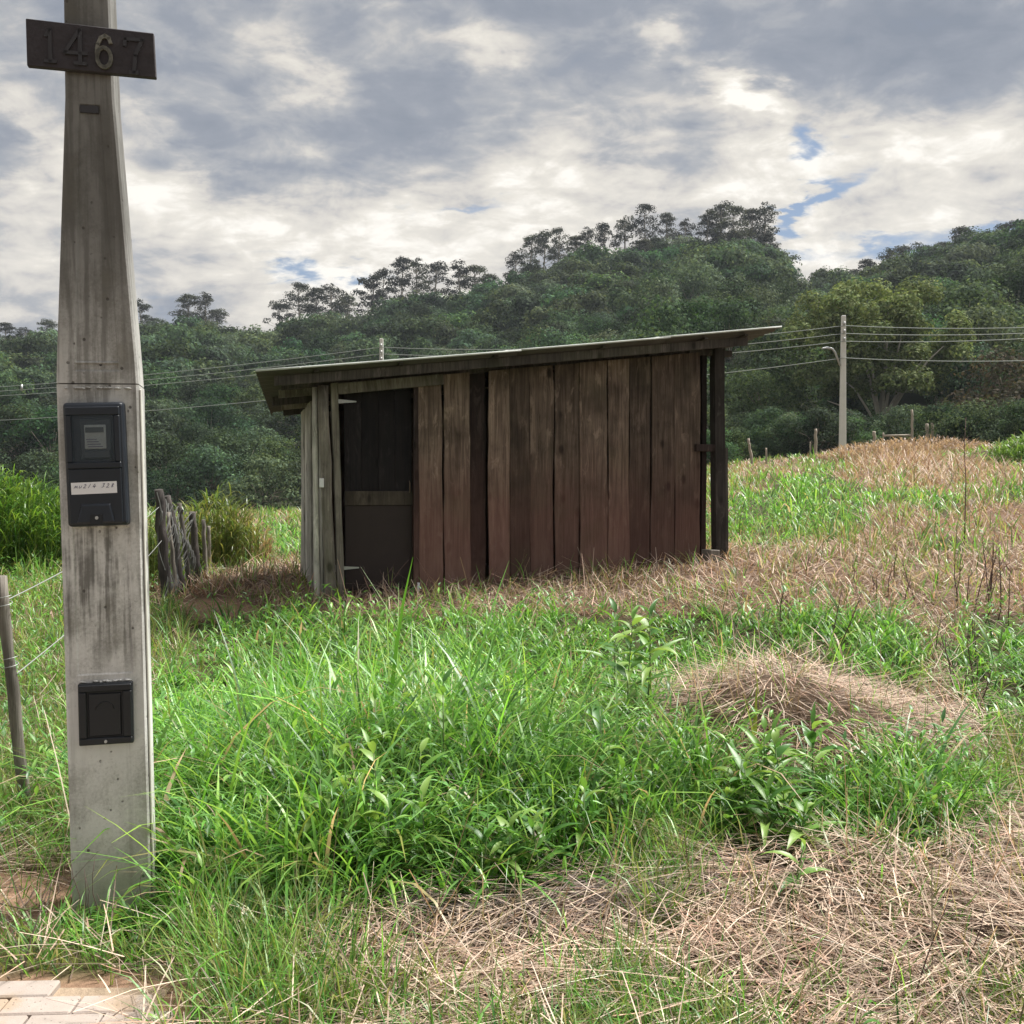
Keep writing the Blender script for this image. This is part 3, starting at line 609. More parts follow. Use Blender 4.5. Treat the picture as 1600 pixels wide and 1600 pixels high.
# ------------------------------------------------------------------ concrete service pole with meter boxes
pole = empty('concrete_pole', (-1.412, 3.58, -.02), (0, R(-.95), R(13)))
pole.scale = (.925, 1, 1); tag(pole, 'weathered concrete service pole with meter boxes and number board', 'utility pole')
def frustum(mb, z0, z1, w0, w1, d0, d1, y0=0):
    mb.hexa([(-w0 / 2, y0, z0), (w0 / 2, y0, z0), (w0 / 2, y0 + d0, z0), (-w0 / 2, y0 + d0, z0), (-w1 / 2, y0, z1), (w1 / 2, y0, z1), (w1 / 2, y0 + d1, z1), (-w1 / 2, y0 + d1, z1)])
def shaft(zs, ws, rec, dep=.18, recd=.012):
    """front face with a recessed channel; zs,ws outline; rec = (z0,z1,w0,w1)"""
    bm = bmesh.new(); z0, z1, w0, w1 = rec
    def wz(z): return float(np.interp(z, zs, ws))
    def ring(z, inner=None):
        w_ = wz(z) / 2; b = .008
        out = [(-w_ + b, 0, z), (w_ - b, 0, z), (w_, b, z), (w_, dep, z), (-w_, dep, z), (-w_, b, z)]
        return out
    zz = sorted(set([zs[0], zs[-1], z0, z1] + list(zs))); rows = []
    for z in zz: rows.append([bm.verts.new(p) for p in ring(z)])
    for i in range(len(zz) - 1):
        a_, b_ = rows[i], rows[i + 1]; za, zb = zz[i], zz[i + 1]
        for k in range(1, 6): bm.faces.new((a_[k], a_[(k + 1) % 6], b_[(k + 1) % 6], b_[k]))
        if za >= z0 - 1e-6 and zb <= z1 + 1e-6:
            wa_ = float(np.interp(za, [z0, z1], [w0, w1])) / 2; wb_ = float(np.interp(zb, [z0, z1], [w0, w1])) / 2; cw = .006
            fo = [bm.verts.new(p) for p in ((-wa_, 0, za), (wa_, 0, za), (wb_, 0, zb), (-wb_, 0, zb))]
            fi = [bm.verts.new(p) for p in ((-wa_ + cw, recd, za + cw), (wa_ - cw, recd, za + cw), (wb_ - cw, recd, zb - cw), (-wb_ + cw, recd, zb - cw))]
            bm.faces.new((a_[0], fo[0], fo[3], b_[0])); bm.faces.new((fo[1], a_[1], b_[1], fo[2]))
            bm.faces.new((a_[0], a_[1], fo[1], fo[0])) ; bm.faces.new((fo[3], fo[2], b_[1], b_[0]))
            bm.faces.new(fi)
            for k in range(4): bm.faces.new((fo[k], fo[(k + 1) % 4], fi[(k + 1) % 4], fi[k]))
        else: bm.faces.new((a_[0], a_[1], b_[1], b_[0]))
    bm.faces.new(rows[0][::-1]); bm.faces.new(rows[-1])
    bmesh.ops.recalc_face_normals(bm, faces=bm.faces[:]); me = bpy.data.meshes.new('shaft'); bm.to_mesh(me); bm.free(); return me
link('lower_shaft', shaft([0, .86, 1.38, 1.875], [.286, .287, .288, .29], (.86, 1.38, .200, .205), .17, .004), pole, M['concrete'])
link('upper_shaft', shaft([1.879, 1.95, 2.86, 3.7], [.290, .284, .172, .146], (1.92, 2.84, .160, .076), .16, .006), pole, M['concrete'])
MB().box(-.034, .030, -.001, .006, 2.81, 2.835).build('slot', M['ghost'], pole)
MB().tube([(.012, .004, 1.945), (.012, .012, 1.945)], .006, 8).build('bolt_hole', M['ghost'], pole)
MB().box(.1455, .153, .012, .040, .03, 1.86).bevel(.002).build('edge_strip', M['seal'], pole)
# mortar crumbs above boxes
for zc_, wid, nn_ in ((1.862 - .0, .22, 14), (.838, .17, 10)):
    mbx = MB()
    for i in range(nn_):
        cx_ = random.uniform(-wid / 2, wid / 2); s1 = random.uniform(.005, .014)
        mbx.tube([(cx_ - s1, -.001, zc_), (cx_, -.005, zc_ + random.uniform(-.002, .003)), (cx_ + s1, -.001, zc_ + random.uniform(-.003, .003))], [.002, .004, .002], 5)
    o_ = mbx.build('mortar_crumbs', M['concrete'], pole); o_['kind'] = 'stuff'
# meter box
mbx_ = MB().hexa([(-.108, -.05, 0), (.108, -.05, 0), (.112, .02, -.004), (-.112, .02, -.004), (-.110, -.045, .43), (.105, -.045, .43), (.112, .02, .436), (-.112, .02, .436)]).bevel(.012, 3)
meter = mbx_.build('meter_box', M['navy'], pole); meter.location = (-.003, 0, 1.385); meter.rotation_euler = (0, R(-.9), 0); meter.scale = (.97, 1, .985)
def sub(mb, name, m, par=meter, loc=(0, 0, 0), rot=(0, 0, 0)):
    o_ = mb.build(name, m, par); o_.location = loc; o_.rotation_euler = rot; return o_
fr = MB()
for (a_, b_, c_, d_) in ((-.1, .095, .385, .415), (-.1, .095, .20, .222), (-.1, -.078, .2221, .3849), (.073, .095, .2221, .3849)): fr.box(a_, b_, -.064, -.050, c_, d_)
sub(fr.bevel(.003), 'window_frame', M['navy'])
sub(MB().box(-.050, .062, -.054, -.049, .232, .372).bevel(.003), 'meter_body', M['metergrey'])
sub(MB().box(-.034, .044, -.0585, -.0545, .268, .352).bevel(.002), 'meter_plate', M['meterface'])
sub(MB().box(-.030, .036, -.060, -.0588, .325, .343), 'display', M['lcd'])
mk = MB()
for i in range(4): mk.box(-.028 + .002 * i, .010 + .007 * i, -.0596, -.0588, .300 - i * .0085, .3025 - i * .0085)
sub(mk, 'plate_print', M['ink'])
sub(MB().box(-.040, .056, -.058, -.0545, .236, .262).bevel(.004), 'terminal_cover', M['metergrey'])
sub(MB().box(-.0775, .0725, -.0625, -.0610, .2225, .3845), 'window_pane', M['glass'])
sub(MB().box(-.098, .093, -.060, -.050, .008, .199).bevel(.004, 2), 'lower_cover', M['navy'])
lt = MB().hexa([(-.072, -.068, .012), (.062, -.068, .012), (.062, -.058, .012), (-.072, -.058, .012), (-.052, -.066, .072), (.046, -.066, .072), (.052, -.058, .080), (-.058, -.058, .080)]).bevel(.003, 2)
sub(lt, 'latch_cover', M['navy'])
sub(MB().box(-.024, .020, -.0705, -.0682, .006, .040), 'latch_recess', M['black'])
sub(MB().tube([(0.0, -.070, .028), (0.0, -.075, .028)], .006, 12), 'seal_screw', M['metal'])
stk = sub(MB().box(-.087, .077, -.0616, -.0602, .112, .153), 'paper_label', M['white'], rot=(0, R(-.6), 0))
# handwriting on the label (illegible strokes and figures)
def stroke(mb, pts, w_, y, th=.0006):
    pts = [Vector((p[0], p[1])) for p in pts]
    for a_, b_ in zip(pts, pts[1:]):
        d = (b_ - a_); L_ = d.length or 1; d /= L_; nrm = Vector((-d.y, d.x)) * w_ / 2; e = d * w_ * .35; a2 = a_ - e; b2 = b_ + e
        q_ = [a2 - nrm, b2 - nrm, b2 + nrm, a2 + nrm]
        mb.hexa([(q_[0].x, y - th, q_[0].y), (q_[1].x, y - th, q_[1].y), (q_[1].x, y, q_[1].y), (q_[0].x, y, q_[0].y), (q_[3].x, y - th, q_[3].y), (q_[2].x, y - th, q_[2].y), (q_[2].x, y, q_[2].y), (q_[3].x, y, q_[3].y)])
glyph = {'n': [[(0, 0), (.2, .6), (.4, .1), (.6, .6), (.8, 0)]], 'u': [[(0, .6), (.1, 0), (.5, .1), (.6, .6)]], '2': [[(0, .8), (.3, 1), (.5, .7), (0, 0), (.6, 0)]], '1': [[(.1, 0), (.35, 1)]],
         '4': [[(.3, 1), (0, .35), (.6, .35)], [(.5, .7), (.4, 0)]], '3': [[(0, 1), (.5, 1), (.2, .6), (.5, .3), (0, 0)]], '7': [[(0, 1), (.6, 1), (.2, 0)]], '8': [[(.3, .5), (.05, .8), (.35, 1), (.5, .75), (.1, .3), (.2, 0), (.5, .2), (.3, .5)]]}
hb = MB(); cx_ = -.078
for ch in 'nu214 328':
    for st in glyph.get(ch, []): stroke(hb, [(cx_ + p[0] * .014 + p[1] * .005, .133 + p[1] * .013) for p in st], .0017, -.0617)
    cx_ += .0165
hd = hb.build('handwriting', M['ink'], meter); hd['kind'] = 'stuff'
# lower black box
lb = MB().box(-.097, .097, -.022, .01, 0, .216).bevel(.004, 2).build('inspection_box', M['black'], pole); lb.location = (.0, 0, .618); lb.rotation_euler = (0, R(.3), 0)
fr = MB()
for (a_, b_, c_, d_) in ((-.094, .094, .188, .212), (-.094, .094, .004, .026), (-.094, -.066, .0261, .1879), (.062, .094, .0261, .1879)): fr.box(a_, b_, -.032, -.022, c_, d_)
sub(fr.bevel(.003), 'frame', M['black'], lb)
sub(MB().box(-.060, .056, -.028, -.0222, .032, .182).bevel(.003), 'lid', M['black'], lb)
ar = MB(); pts = [(-.002 + .034 * math.cos(t_), -.0285, .118 + .034 * math.sin(t_)) for t_ in np.linspace(R(15), R(165), 10)]
ar.tube(pts, .0022, 6); sub(ar, 'lid_arc', M['black'], lb)
sub(MB().tube([(0, -.031, .014), (0, -.037, .014)], .0055, 12), 'screw', M['metal'], lb)
# number board 1467
nb = MB(); bz = [(-.232, -.098), (.222, -.110), (.217, .060), (-.232, .078)]
nb.hexa([(bz[0][0], -.024, bz[0][1]), (bz[1][0], -.024, bz[1][1]), (bz[1][0], 0, bz[1][1]), (bz[0][0], 0, bz[0][1]), (bz[3][0], -.024, bz[3][1]), (bz[2][0], -.024, bz[2][1]), (bz[2][0], 0, bz[2][1]), (bz[3][0], 0, bz[3][1])]).bevel(.003)
M['board'] = simple('number_board_wood', (.034, .029, .034), .85, 0, 18, .5, .6)
board = nb.build('number_board', M['board'], pole); board.location = (.022, -.002, 3.035); board.scale = (.99, 1, .90)
DG = {'1': [[(.5, 0), (.5, 1), (.28, .8)], [(.22, 0), (.78, 0)]], '4': [[(.72, 0), (.72, .98), (.08, .3), (.98, .3)], [(.5, 0), (.94, 0)]],
      '7': [[(.06, .8), (.08, .98), (.9, .98), (.55, .5), (.46, 0)], [(.3, 0), (.62, 0)]]}
six = [(.5 + .36 * math.cos(t_), .31 + .31 * math.sin(t_)) for t_ in np.linspace(PI * .98, PI * 3.0, 22)]
six += [(.14, .5), (.2, .72), (.36, .92), (.58, 1.0), (.78, .93), (.85, .80)]
DG['6'] = [six]
for ch, x0, z0, w_, h_, mm, lw in (('1', -.180, -.078, .06, .120, 'ghost', .012), ('4', -.105, -.078, .082, .128, 'ghost', .013), ('6', .004, -.086, .068, .118, 'brass', .013), ('7', .108, -.098, .074, .128, 'ghost', .013)):
    mb = MB()
    for st in DG[ch]: stroke(mb, [(x0 + p[0] * w_, z0 + p[1] * h_) for p in st], lw, -.0245, .009 if ch == '6' else .006)
    if ch == '6': pass
    d_ = mb.build('numeral', M[mm], board)
    if ch == '6': d_['label'] = 'pale numeral 6'

# ------------------------------------------------------------------ shed
shed = empty('wooden_shed', (SH0[0], SH0[1], SHZ), (0, 0, SHT))
tag(shed, 'old brown plank shed with sloping roof standing in dry grass', 'shed')
sc_, ss_ = math.cos(SHT), math.sin(SHT)
def lx_of(px, ly=0.):
    u = (px - 800) / 1600; ox = SH0[0] - ss_ * ly; oy = SH0[1] + sc_ * ly
    return (u * oy - ox) / (sc_ - u * ss_)
def gl(lx, ly): # ground height in shed coordinates
    return hz(SH0[0] + lx * sc_ - ly * ss_, SH0[1] + lx * ss_ + ly * sc_) - SHZ
def roofz(lx, ly): return 2.06 + (lx + .62) * .119 - (ly + .45) * .065
def plank(x0, x1, y0, th, zb, zt0, zt1, seg=9, rough=.004, lean=0.):
    """upright plank in local XZ plane with uneven edges, origin at its foot"""
    bm = bmesh.new(); rows = []
    e0 = e1 = 0
    for i in range(seg + 1):
        t_ = i / seg; e0 = e0 * .6 + random.uniform(-rough, rough); e1 = e1 * .6 + random.uniform(-rough, rough); wob = random.uniform(-.002, .002)
        za = zb + (zt0 - zb) * t_; zb_ = zb + (zt1 - zb) * t_
        if i == 0: za += random.uniform(-.02, .02); zb_ += random.uniform(-.02, .02)
        xa = x0 + e0 + lean * t_; xb = x1 + e1 + lean * t_
        rows.append([bm.verts.new(p) for p in ((xa, y0 + wob, za), (xb, y0 + wob, zb_), (xb, y0 + th + wob, zb_), (xa, y0 + th + wob, za))])
    for a_, b_ in zip(rows, rows[1:]):
        for k in range(4): bm.faces.new((a_[k], a_[(k + 1) % 4], b_[(k + 1) % 4], b_[k]))
    bm.faces.new(rows[0][::-1]); bm.faces.new(rows[-1])
    bmesh.ops.recalc_face_normals(bm, faces=bm.faces[:]); me = bpy.data.meshes.new('plank'); bm.to_mesh(me); bm.free(); return me
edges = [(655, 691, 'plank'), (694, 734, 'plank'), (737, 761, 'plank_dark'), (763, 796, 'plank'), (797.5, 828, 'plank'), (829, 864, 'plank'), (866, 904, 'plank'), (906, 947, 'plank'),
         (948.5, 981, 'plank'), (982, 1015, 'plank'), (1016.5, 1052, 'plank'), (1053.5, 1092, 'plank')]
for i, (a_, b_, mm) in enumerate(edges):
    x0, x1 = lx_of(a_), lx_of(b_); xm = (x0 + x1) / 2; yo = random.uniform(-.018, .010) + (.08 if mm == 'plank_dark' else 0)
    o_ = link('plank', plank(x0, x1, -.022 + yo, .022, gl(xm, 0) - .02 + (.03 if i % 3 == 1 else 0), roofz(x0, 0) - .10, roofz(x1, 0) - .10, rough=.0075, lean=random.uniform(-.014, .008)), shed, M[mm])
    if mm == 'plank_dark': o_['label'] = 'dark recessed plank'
xe = lx_of(1096)
link('plank', plank(xe, xe + .05, -.01, .05, gl(xe, 0) - .02, roofz(xe, 0) - .1, roofz(xe, 0) - .1), shed, M['plank_dark'])
XR = xe + .05
# left side wall: pale grey boards running back
LBY = [0.09, .36, .62, .80, 1.12, 1.40, 1.66, 1.9]
for i in range(7):
    me = plank(LBY[i] + .006, LBY[i + 1] - .006, 0, .022, gl(0, LBY[i]) - .02, roofz(0, LBY[i]) - .13, roofz(0, LBY[i + 1]) - .13, rough=.006)
    o_ = link('plank', me, shed, M['plank_grey']); o_.rotation_euler = (0, 0, R(90)); o_.location = (random.uniform(-.015, .012) - .01 * (i % 2), 0, 0)
    if i == 6: o_.rotation_euler = (R(1.6), 0, R(90))
for i in range(10):   # back wall
    x0 = XR * i / 10; link('plank', plank(x0 + .006, x0 + XR / 10 - .006, 1.92, .022, gl(x0, 1.92) - .02, roofz(x0, 1.92) - .1, roofz(x0 + .35, 1.92) - .1), shed, M['plank'])
for i in range(6):    # right wall
    a_ = .05 + i * .31; me = plank(a_ + .005, a_ + .305, 0, .022, gl(XR, a_) - .02, roofz(XR, a_) - .12, roofz(XR, a_ + .3) - .12)
    o_ = link('plank', me, shed, M['plank']); o_.rotation_euler = (0, 0, R(90)); o_.location = (XR - .002, 0, 0)
# posts
def post(name, x, y, r_, zt_, m, lean=(0, 0), n=9, jit=.1, zb=None):
    zb = gl(x, y) - .15 if zb is None else zb; ks = np.linspace(0, 1, 7)
    pts = [(x + lean[0] * k_ + random.uniform(-1, 1) * r_ * .10, y + lean[1] * k_ + random.uniform(-1, 1) * r_ * .08, zb + (zt_ - zb) * k_) for k_ in ks]
    return MB().tube(pts, [r_ * (1.08 - .14 * k_) for k_ in ks], n, True, jit).build(name, m, shed)
post('post', lx_of(517, -.06), -.07, .052, roofz(0, 0) - .11, M['post_grey'], (-.07, 0))
o_ = link('post', plank(lx_of(528, -.05), lx_of(538, -.05), -.07, .07, gl(.1, 0) - .1, roofz(.1, 0) - .1, roofz(.2, 0) - .1, rough=.003, lean=-.06), shed, M['post_grey'])
post('post', -.085, .0, .03, roofz(0, 0) - .12, M['plank_grey'], (-.02, 0), 7)
post('post', 0.04, 1.87, .045, roofz(0, 1.9) - .1, M['post_grey'])
post('post', XR - .06, 1.87, .045, roofz(XR, 1.9) - .1, M['post_grey'])
xp = lx_of(1124, -.02)
me = plank(xp - .065, xp + .05, -.08, .11, gl(xp, 0) - .15, roofz(xp, 0) - .09, roofz(xp, 0) - .09, rough=.005, lean=-.03); link('post', me, shed, M['post_dark'])
me = plank(xp + .052, xp + .085, -.07, .09, gl(xp, 0) - .1, roofz(xp, 0) - 1.12, roofz(xp, 0) - 1.12, 5, .003, -.015); link('post_splint', me, shed, M['post_dark'])
zz_ = roofz(xp, 0) - 1.12
MB().box(lx_of(1085, -.04), xp - .066, -.075, -.030, zz_ - .04, zz_ + .035).bevel(.005).build('tie_beam', M['plank_dark'], shed)
MB().box(lx_of(1075, 0), lx_of(1142, 0), -.02, .08, roofz(xp, 0) - .155, roofz(xp, 0) - .092).bevel(.006).build('bearer', M['post_dark'], shed)
blk = MB().box(-.09, .05, -.09, .05, 0, .16).bevel(.008).build('wood_block', M['post_grey'], None)
blk.location = Vector((SH0[0] + (xp - .14) * sc_ + .08 * ss_, SH0[1] + (xp - .14) * ss_ - .08 * sc_, SHZ + gl(xp - .12, -.08) - .03)); blk.rotation_euler = (0, R(4), R(30))
tag(blk, 'small square wood block at the foot of the right shed post', 'wood block')
# door
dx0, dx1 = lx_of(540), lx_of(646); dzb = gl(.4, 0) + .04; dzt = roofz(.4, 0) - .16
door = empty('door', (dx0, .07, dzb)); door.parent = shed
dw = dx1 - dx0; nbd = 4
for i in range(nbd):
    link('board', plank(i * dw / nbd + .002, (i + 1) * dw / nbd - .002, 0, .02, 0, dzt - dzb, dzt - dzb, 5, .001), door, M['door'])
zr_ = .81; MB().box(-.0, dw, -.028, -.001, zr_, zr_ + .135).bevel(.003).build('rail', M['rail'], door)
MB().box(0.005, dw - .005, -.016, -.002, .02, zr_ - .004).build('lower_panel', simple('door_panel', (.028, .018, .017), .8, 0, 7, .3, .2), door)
for zz_, L_ in ((.20, .22), (1.76, .20)):
    mb = MB(); mb.hexa([(-.09, -.036, zz_), (L_ - .09, -.034, zz_ + .018), (L_ - .09, -.030, zz_ + .018), (-.09, -.030, zz_), (-.09, -.036, zz_ + .045), (L_ - .09, -.034, zz_ + .030), (L_ - .09, -.030, zz_ + .030), (-.09, -.030, zz_ + .045)])
    mb.tube([(-.085, -.045, zz_ - .01), (-.085, -.045, zz_ + .055)], .009, 8); mb.build('hinge', M['metal'], door)
MB().tube([(dw - .03, -.03, .93), (dw - .03, -.05, .95), (dw - .03, -.05, 1.02), (dw - .03, -.03, 1.04)], .005, 6).build('handle', M['wire_rust'], door)
link('door_jamb', plank(dx1, dx1 + .045, -.03, .06, gl(.9, 0), roofz(1, 0) - .12, roofz(1, 0) - .12, 6, .002), shed, M['plank_dark'])
hb_ = MB().box(.10, lx_of(692) - 0, -.085, -.030, 0, .10).bevel(.004).build('header_beam', M['post_grey'], shed); hb_.location = (0, 0, roofz(.1, 0) - .21); hb_.rotation_euler = (0, R(-7), 0)
sb_ = MB().box(0, .04, 0, .022, 0, .085).bevel(.004).build('switch_box', M['white'], shed); sb_.location = (lx_of(499, -.1), -.125, 1.06)
MB().tube([(0, 0, -.1), (.004, 0, .10)], .013, 8).build('white_peg', M['white']); o_ = bpy.data.objects['white_peg']; o_.location = (SH0[0] + (dx1 + .02) * sc_ + .1 * ss_, SH0[1] + (dx1 + .02) * ss_ - .1 * sc_, SHZ + gl(dx1, -.1)); tag(o_, 'short white peg in the ground beside the shed door', 'peg')
# rafters, battens, fascia and roof
def beam(name, x0, x1, y_, h_, th, drop, m):
    z0, z1 = roofz(x0, y_) - drop, roofz(x1, y_) - drop
    return MB().hexa([(x0, y_, z0 - h_), (x1, y_, z1 - h_), (x1, y_ + th, z1 - h_), (x0, y_ + th, z0 - h_), (x0, y_, z0), (x1, y_, z1), (x1, y_ + th, z1), (x0, y_ + th, z0)]).bevel(.003).build(name, m, shed)
beam('rafter', -.50, 4.25, -.33, .085, .035, .03, M['post_dark']); beam('rafter', -.40, 4.2, .028, .075, .04, .03, M['post_dark'])
beam('rafter', -.40, 4.2, .95, .09, .04, .03, M['post_dark']); beam('rafter', -.20, 4.2, 1.85, .09, .04, .03, M['post_dark'])
beam('rafter', -.38, 1.6, .50, .08, .035, .03, M['post_grey']); beam('rafter', -.26, 1.6, 1.42, .08, .035, .03, M['post_grey'])
for x0 in (-.16, .6, 1.5, 2.6, 3.7, 4.16):
    za, zb_ = roofz(x0, -.42) - .012, roofz(x0, 2.15) - .012
    MB().hexa([(x0, -.42, za - .02), (x0 + .04, -.42, za - .02), (x0 + .04, 2.15, zb_ - .02), (x0, 2.15, zb_ - .02), (x0, -.42, za), (x0 + .04, -.42, za), (x0 + .04, 2.15, zb_), (x0, 2.15, zb_)]).build('batten', M['post_dark'], shed)
def roof_sheet(x0, x1, dzo):
    nx, ny = 6, 96; Vv = []; 
    for layer in (0, 1):
        for i in range(nx + 1):
            for j in range(ny + 1):
                lx = x0 + (x1 - x0) * i / nx; t_ = j / ny; ly = -.47 + t_ * 2.75
                lx2 = lx + (.38 * t_ if lx < -.3 else 0)
                wv = .016 * math.sin(ly / .1 * 2 * PI) if j > 2 else 0
                Vv.append((lx2, ly, roofz(lx, ly) + .02 + dzo + wv - layer * .018 - .012 * math.sin((lx + .7) / 5.3 * PI)))
    n1_ = (nx + 1) * (ny + 1); Qq = []
    idx_ = lambda l, i, j: l * n1_ + i * (ny + 1) + j
    for i in range(nx):
        for j in range(ny):
            Qq.append((idx_(0, i, j), idx_(0, i + 1, j), idx_(0, i + 1, j + 1), idx_(0, i, j + 1))); Qq.append((idx_(1, i, j), idx_(1, i, j + 1), idx_(1, i + 1, j + 1), idx_(1, i + 1, j)))
    for i in range(nx): Qq.append((idx_(0, i, 0), idx_(1, i, 0), idx_(1, i + 1, 0), idx_(0, i + 1, 0))); Qq.append((idx_(0, i, ny), idx_(0, i + 1, ny), idx_(1, i + 1, ny), idx_(1, i, ny)))
    for j in range(ny): Qq.append((idx_(0, 0, j), idx_(0, 0, j + 1), idx_(1, 0, j + 1), idx_(1, 0, j))); Qq.append((idx_(0, nx, j), idx_(1, nx, j), idx_(1, nx, j + 1), idx_(0, nx, j + 1)))
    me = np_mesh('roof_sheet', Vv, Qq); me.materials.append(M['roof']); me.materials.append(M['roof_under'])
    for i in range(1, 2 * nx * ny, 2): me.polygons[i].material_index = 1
    return link('roof_sheet', me, shed)
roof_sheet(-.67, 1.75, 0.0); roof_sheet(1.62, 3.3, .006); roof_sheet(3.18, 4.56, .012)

# ------------------------------------------------------------------ pavers
pv = empty('pavement'); tag(pv, kind='structure')
bed = MB().box(-4.2, -1.02, 1.0, PAVE_Y - .02, -.05, .004).build('bedding_sand', M['soil'], pv)
a_ = bed.data.color_attributes.new('tint', 'FLOAT_COLOR', 'POINT'); a_.data.foreach_set('color', np.tile([.34, .26, .19, 1], len(bed.data.vertices)).astype(np.float32))
pms = []
for k in range(3): pms.append(MB().box(-.0995, .0995, -.0485, .0485, -.04, .022).bevel(.005).mesh('paver'))
for me in pms: me.materials.append(M['paver'])
ang = R(-6)
for i in range(-2, 18):
    for j in range(-1, 17):
        xx = -4.1 + i * .204 + (j % 2) * .102; yy = 1.35 + j * .102 + (xx + 2) * 0
        X_ = xx; Y_ = yy + (xx + 1.4) * .06
        if X_ > -1.10 + random.uniform(-.08, .1) + (0.08 if j % 2 else 0) or Y_ > PAVE_Y - .05 or X_ < -4.0: continue
        o_ = link('paver', pms[(i + j) % 3], pv); o_.location = (X_, Y_, random.uniform(-.003, .003)); o_.rotation_euler = (random.uniform(-.01, .01), random.uniform(-.01, .01), R(3.4) + random.uniform(-.012, .012))

# ------------------------------------------------------------------ fence at left: leaning post, wires, netted posts
def rough_post(name, p0, p1, r_, m, n=9, jit=.14):
    p0, p1 = Vector(p0), Vector(p1); root = empty(name, p0)
    ks = np.linspace(0, 1, 10); d = p1 - p0
    MB().tube([d * k_ + Vector((random.uniform(-1, 1), random.uniform(-1, 1), 0)) * r_ * .25 for k_ in ks], [r_ * (1.05 - .2 * k_) for k_ in ks], n, True, jit).build('stake', m, root)
    return root
lp0 = W(42, 1290, 4.6); lp0.z = hz(lp0.x, lp0.y) - .05; lp1 = W(2, 900, 4.55)
lp = rough_post('fence_post', lp0, lp1, .027, M['post_grey']); tag(lp, 'leaning weathered fence post at the left edge beside the concrete pole', 'fence post')
d = Vector(lp1) - Vector(lp0)
for k_ in (.62, .86):
    q0 = d * k_; MB().tube([q0 + Vector((.031 * math.cos(t_), .031 * math.sin(t_), .006 * t_)) for t_ in np.linspace(0, 12.5, 26)], .0018, 5).build('wire_binding', M['wire'], lp)
netp = []
for (pb, pt, rr_, lab) in (((262, 915, 10.3), (247, 765, 10.3), .055, 'nearest thick dark post of the netted bundle'), ((285, 905, 10.7), (262, 775, 10.7), .045, 'middle dark post of the netted bundle behind the concrete pole'),
                           ((312, 895, 11.2), (300, 800, 11.2), .045, 'short dark post at the right end of the netted bundle')):
    a0 = W(*pb); a0.z = hz(a0.x, a0.y) - .05; a1 = W(*pt); netp.append((a0, a1))
    o_ = rough_post('fence_post', a0, a1, rr_, M['post_dark']); tag(o_, lab, 'fence post', 'dark fence posts bundled in wire netting')
for i, (pb, pt, rr_, lab) in enumerate((((276, 912, 10.5), (262, 800, 10.5), .022, 'thin grey stake between the two tall netted posts'), ((297, 903, 10.9), (280, 786, 10.9), .026, 'thin tall grey stake between the middle and the right netted posts'), ((322, 890, 11.5), (318, 812, 11.5), .026, 'short grey stake just right of the netted posts'),
                           ((328, 886, 12.0), (326, 822, 12.0), .022, 'farthest short grey stake beyond the netted posts'))):
    a0 = W(*pb); a0.z = hz(a0.x, a0.y) - .05; o_ = rough_post('stake', a0, W(*pt), rr_, M['post_grey']); tag(o_, lab, 'stake', 'thin stakes among the netted posts')
# netting draped over them
net = empty('wire_netting', netp[0][0]); tag(net, 'dark wire netting draped over the bundle of old posts', 'netting')
mb = MB(); o0 = netp[0][0]
def netpt(u, v_):
    a0 = netp[0][0].lerp(netp[2][0], u) + Vector((0, -.13, .08)); a1 = netp[0][1].lerp(netp[2][1], u) + Vector((0, -.08, -.02))
    p = a0.lerp(a1, v_); p.y += .05 * math.sin(u * 17 + v_ * 3); p.x += .03 * math.sin(v_ * 9 + u * 5); return p - o0
for i in range(26):
    u = i / 25; mb.tube([netpt(min(1, max(0, u + .05 * math.sin(k_ * 9 + i) )), k_) for k_ in np.linspace(0, 1, 12)], .0055, 4, False)
for i in range(-18, 26, 2):
    pts = [netpt(min(1, max(0, (i + k_ * 16) / 25)), k_) for k_ in np.linspace(0, 1, 12) if -1 < (i + k_ * 16) < 26]
    if len(pts) > 2: mb.tube(pts, .0035, 4, False)
net_ = mb.build('mesh_wires', simple('net_wire', (.12, .12, .115), .8), net)
def wireline(name, a_, b_, sag, r_, label, cat, m, group=None, seg=18):
    a_, b_ = Vector(a_), Vector(b_); o_ = MB().tube([(a_.lerp(b_, k_) - a_) - Vector((0, 0, sag * 4 * k_ * (1 - k_))) for k_ in np.linspace(0, 1, seg)], r_, 6, False).build(name, m)
    o_.location = a_; tag(o_, label, cat, group); return o_
for f_, lab in ((.60, 'lower thin fence wire from the leaning post to the netted posts'), (.9, 'upper thin fence wire from the leaning post to the netted posts')):
    wireline('fence_wire', Vector(lp0).lerp(Vector(lp1), f_), netp[0][0].lerp(netp[0][1], f_ * .95), .05, .003, lab, 'fence wire', M['wire'])
wireline('fence_wire', Vector((-1.6, 3.35, .10)), Vector((-2.3, 3.55, .13)), -.01, .003, 'dark wire lying low over the bare soil beside the pole foot', 'fence wire', M['wire_rust'])

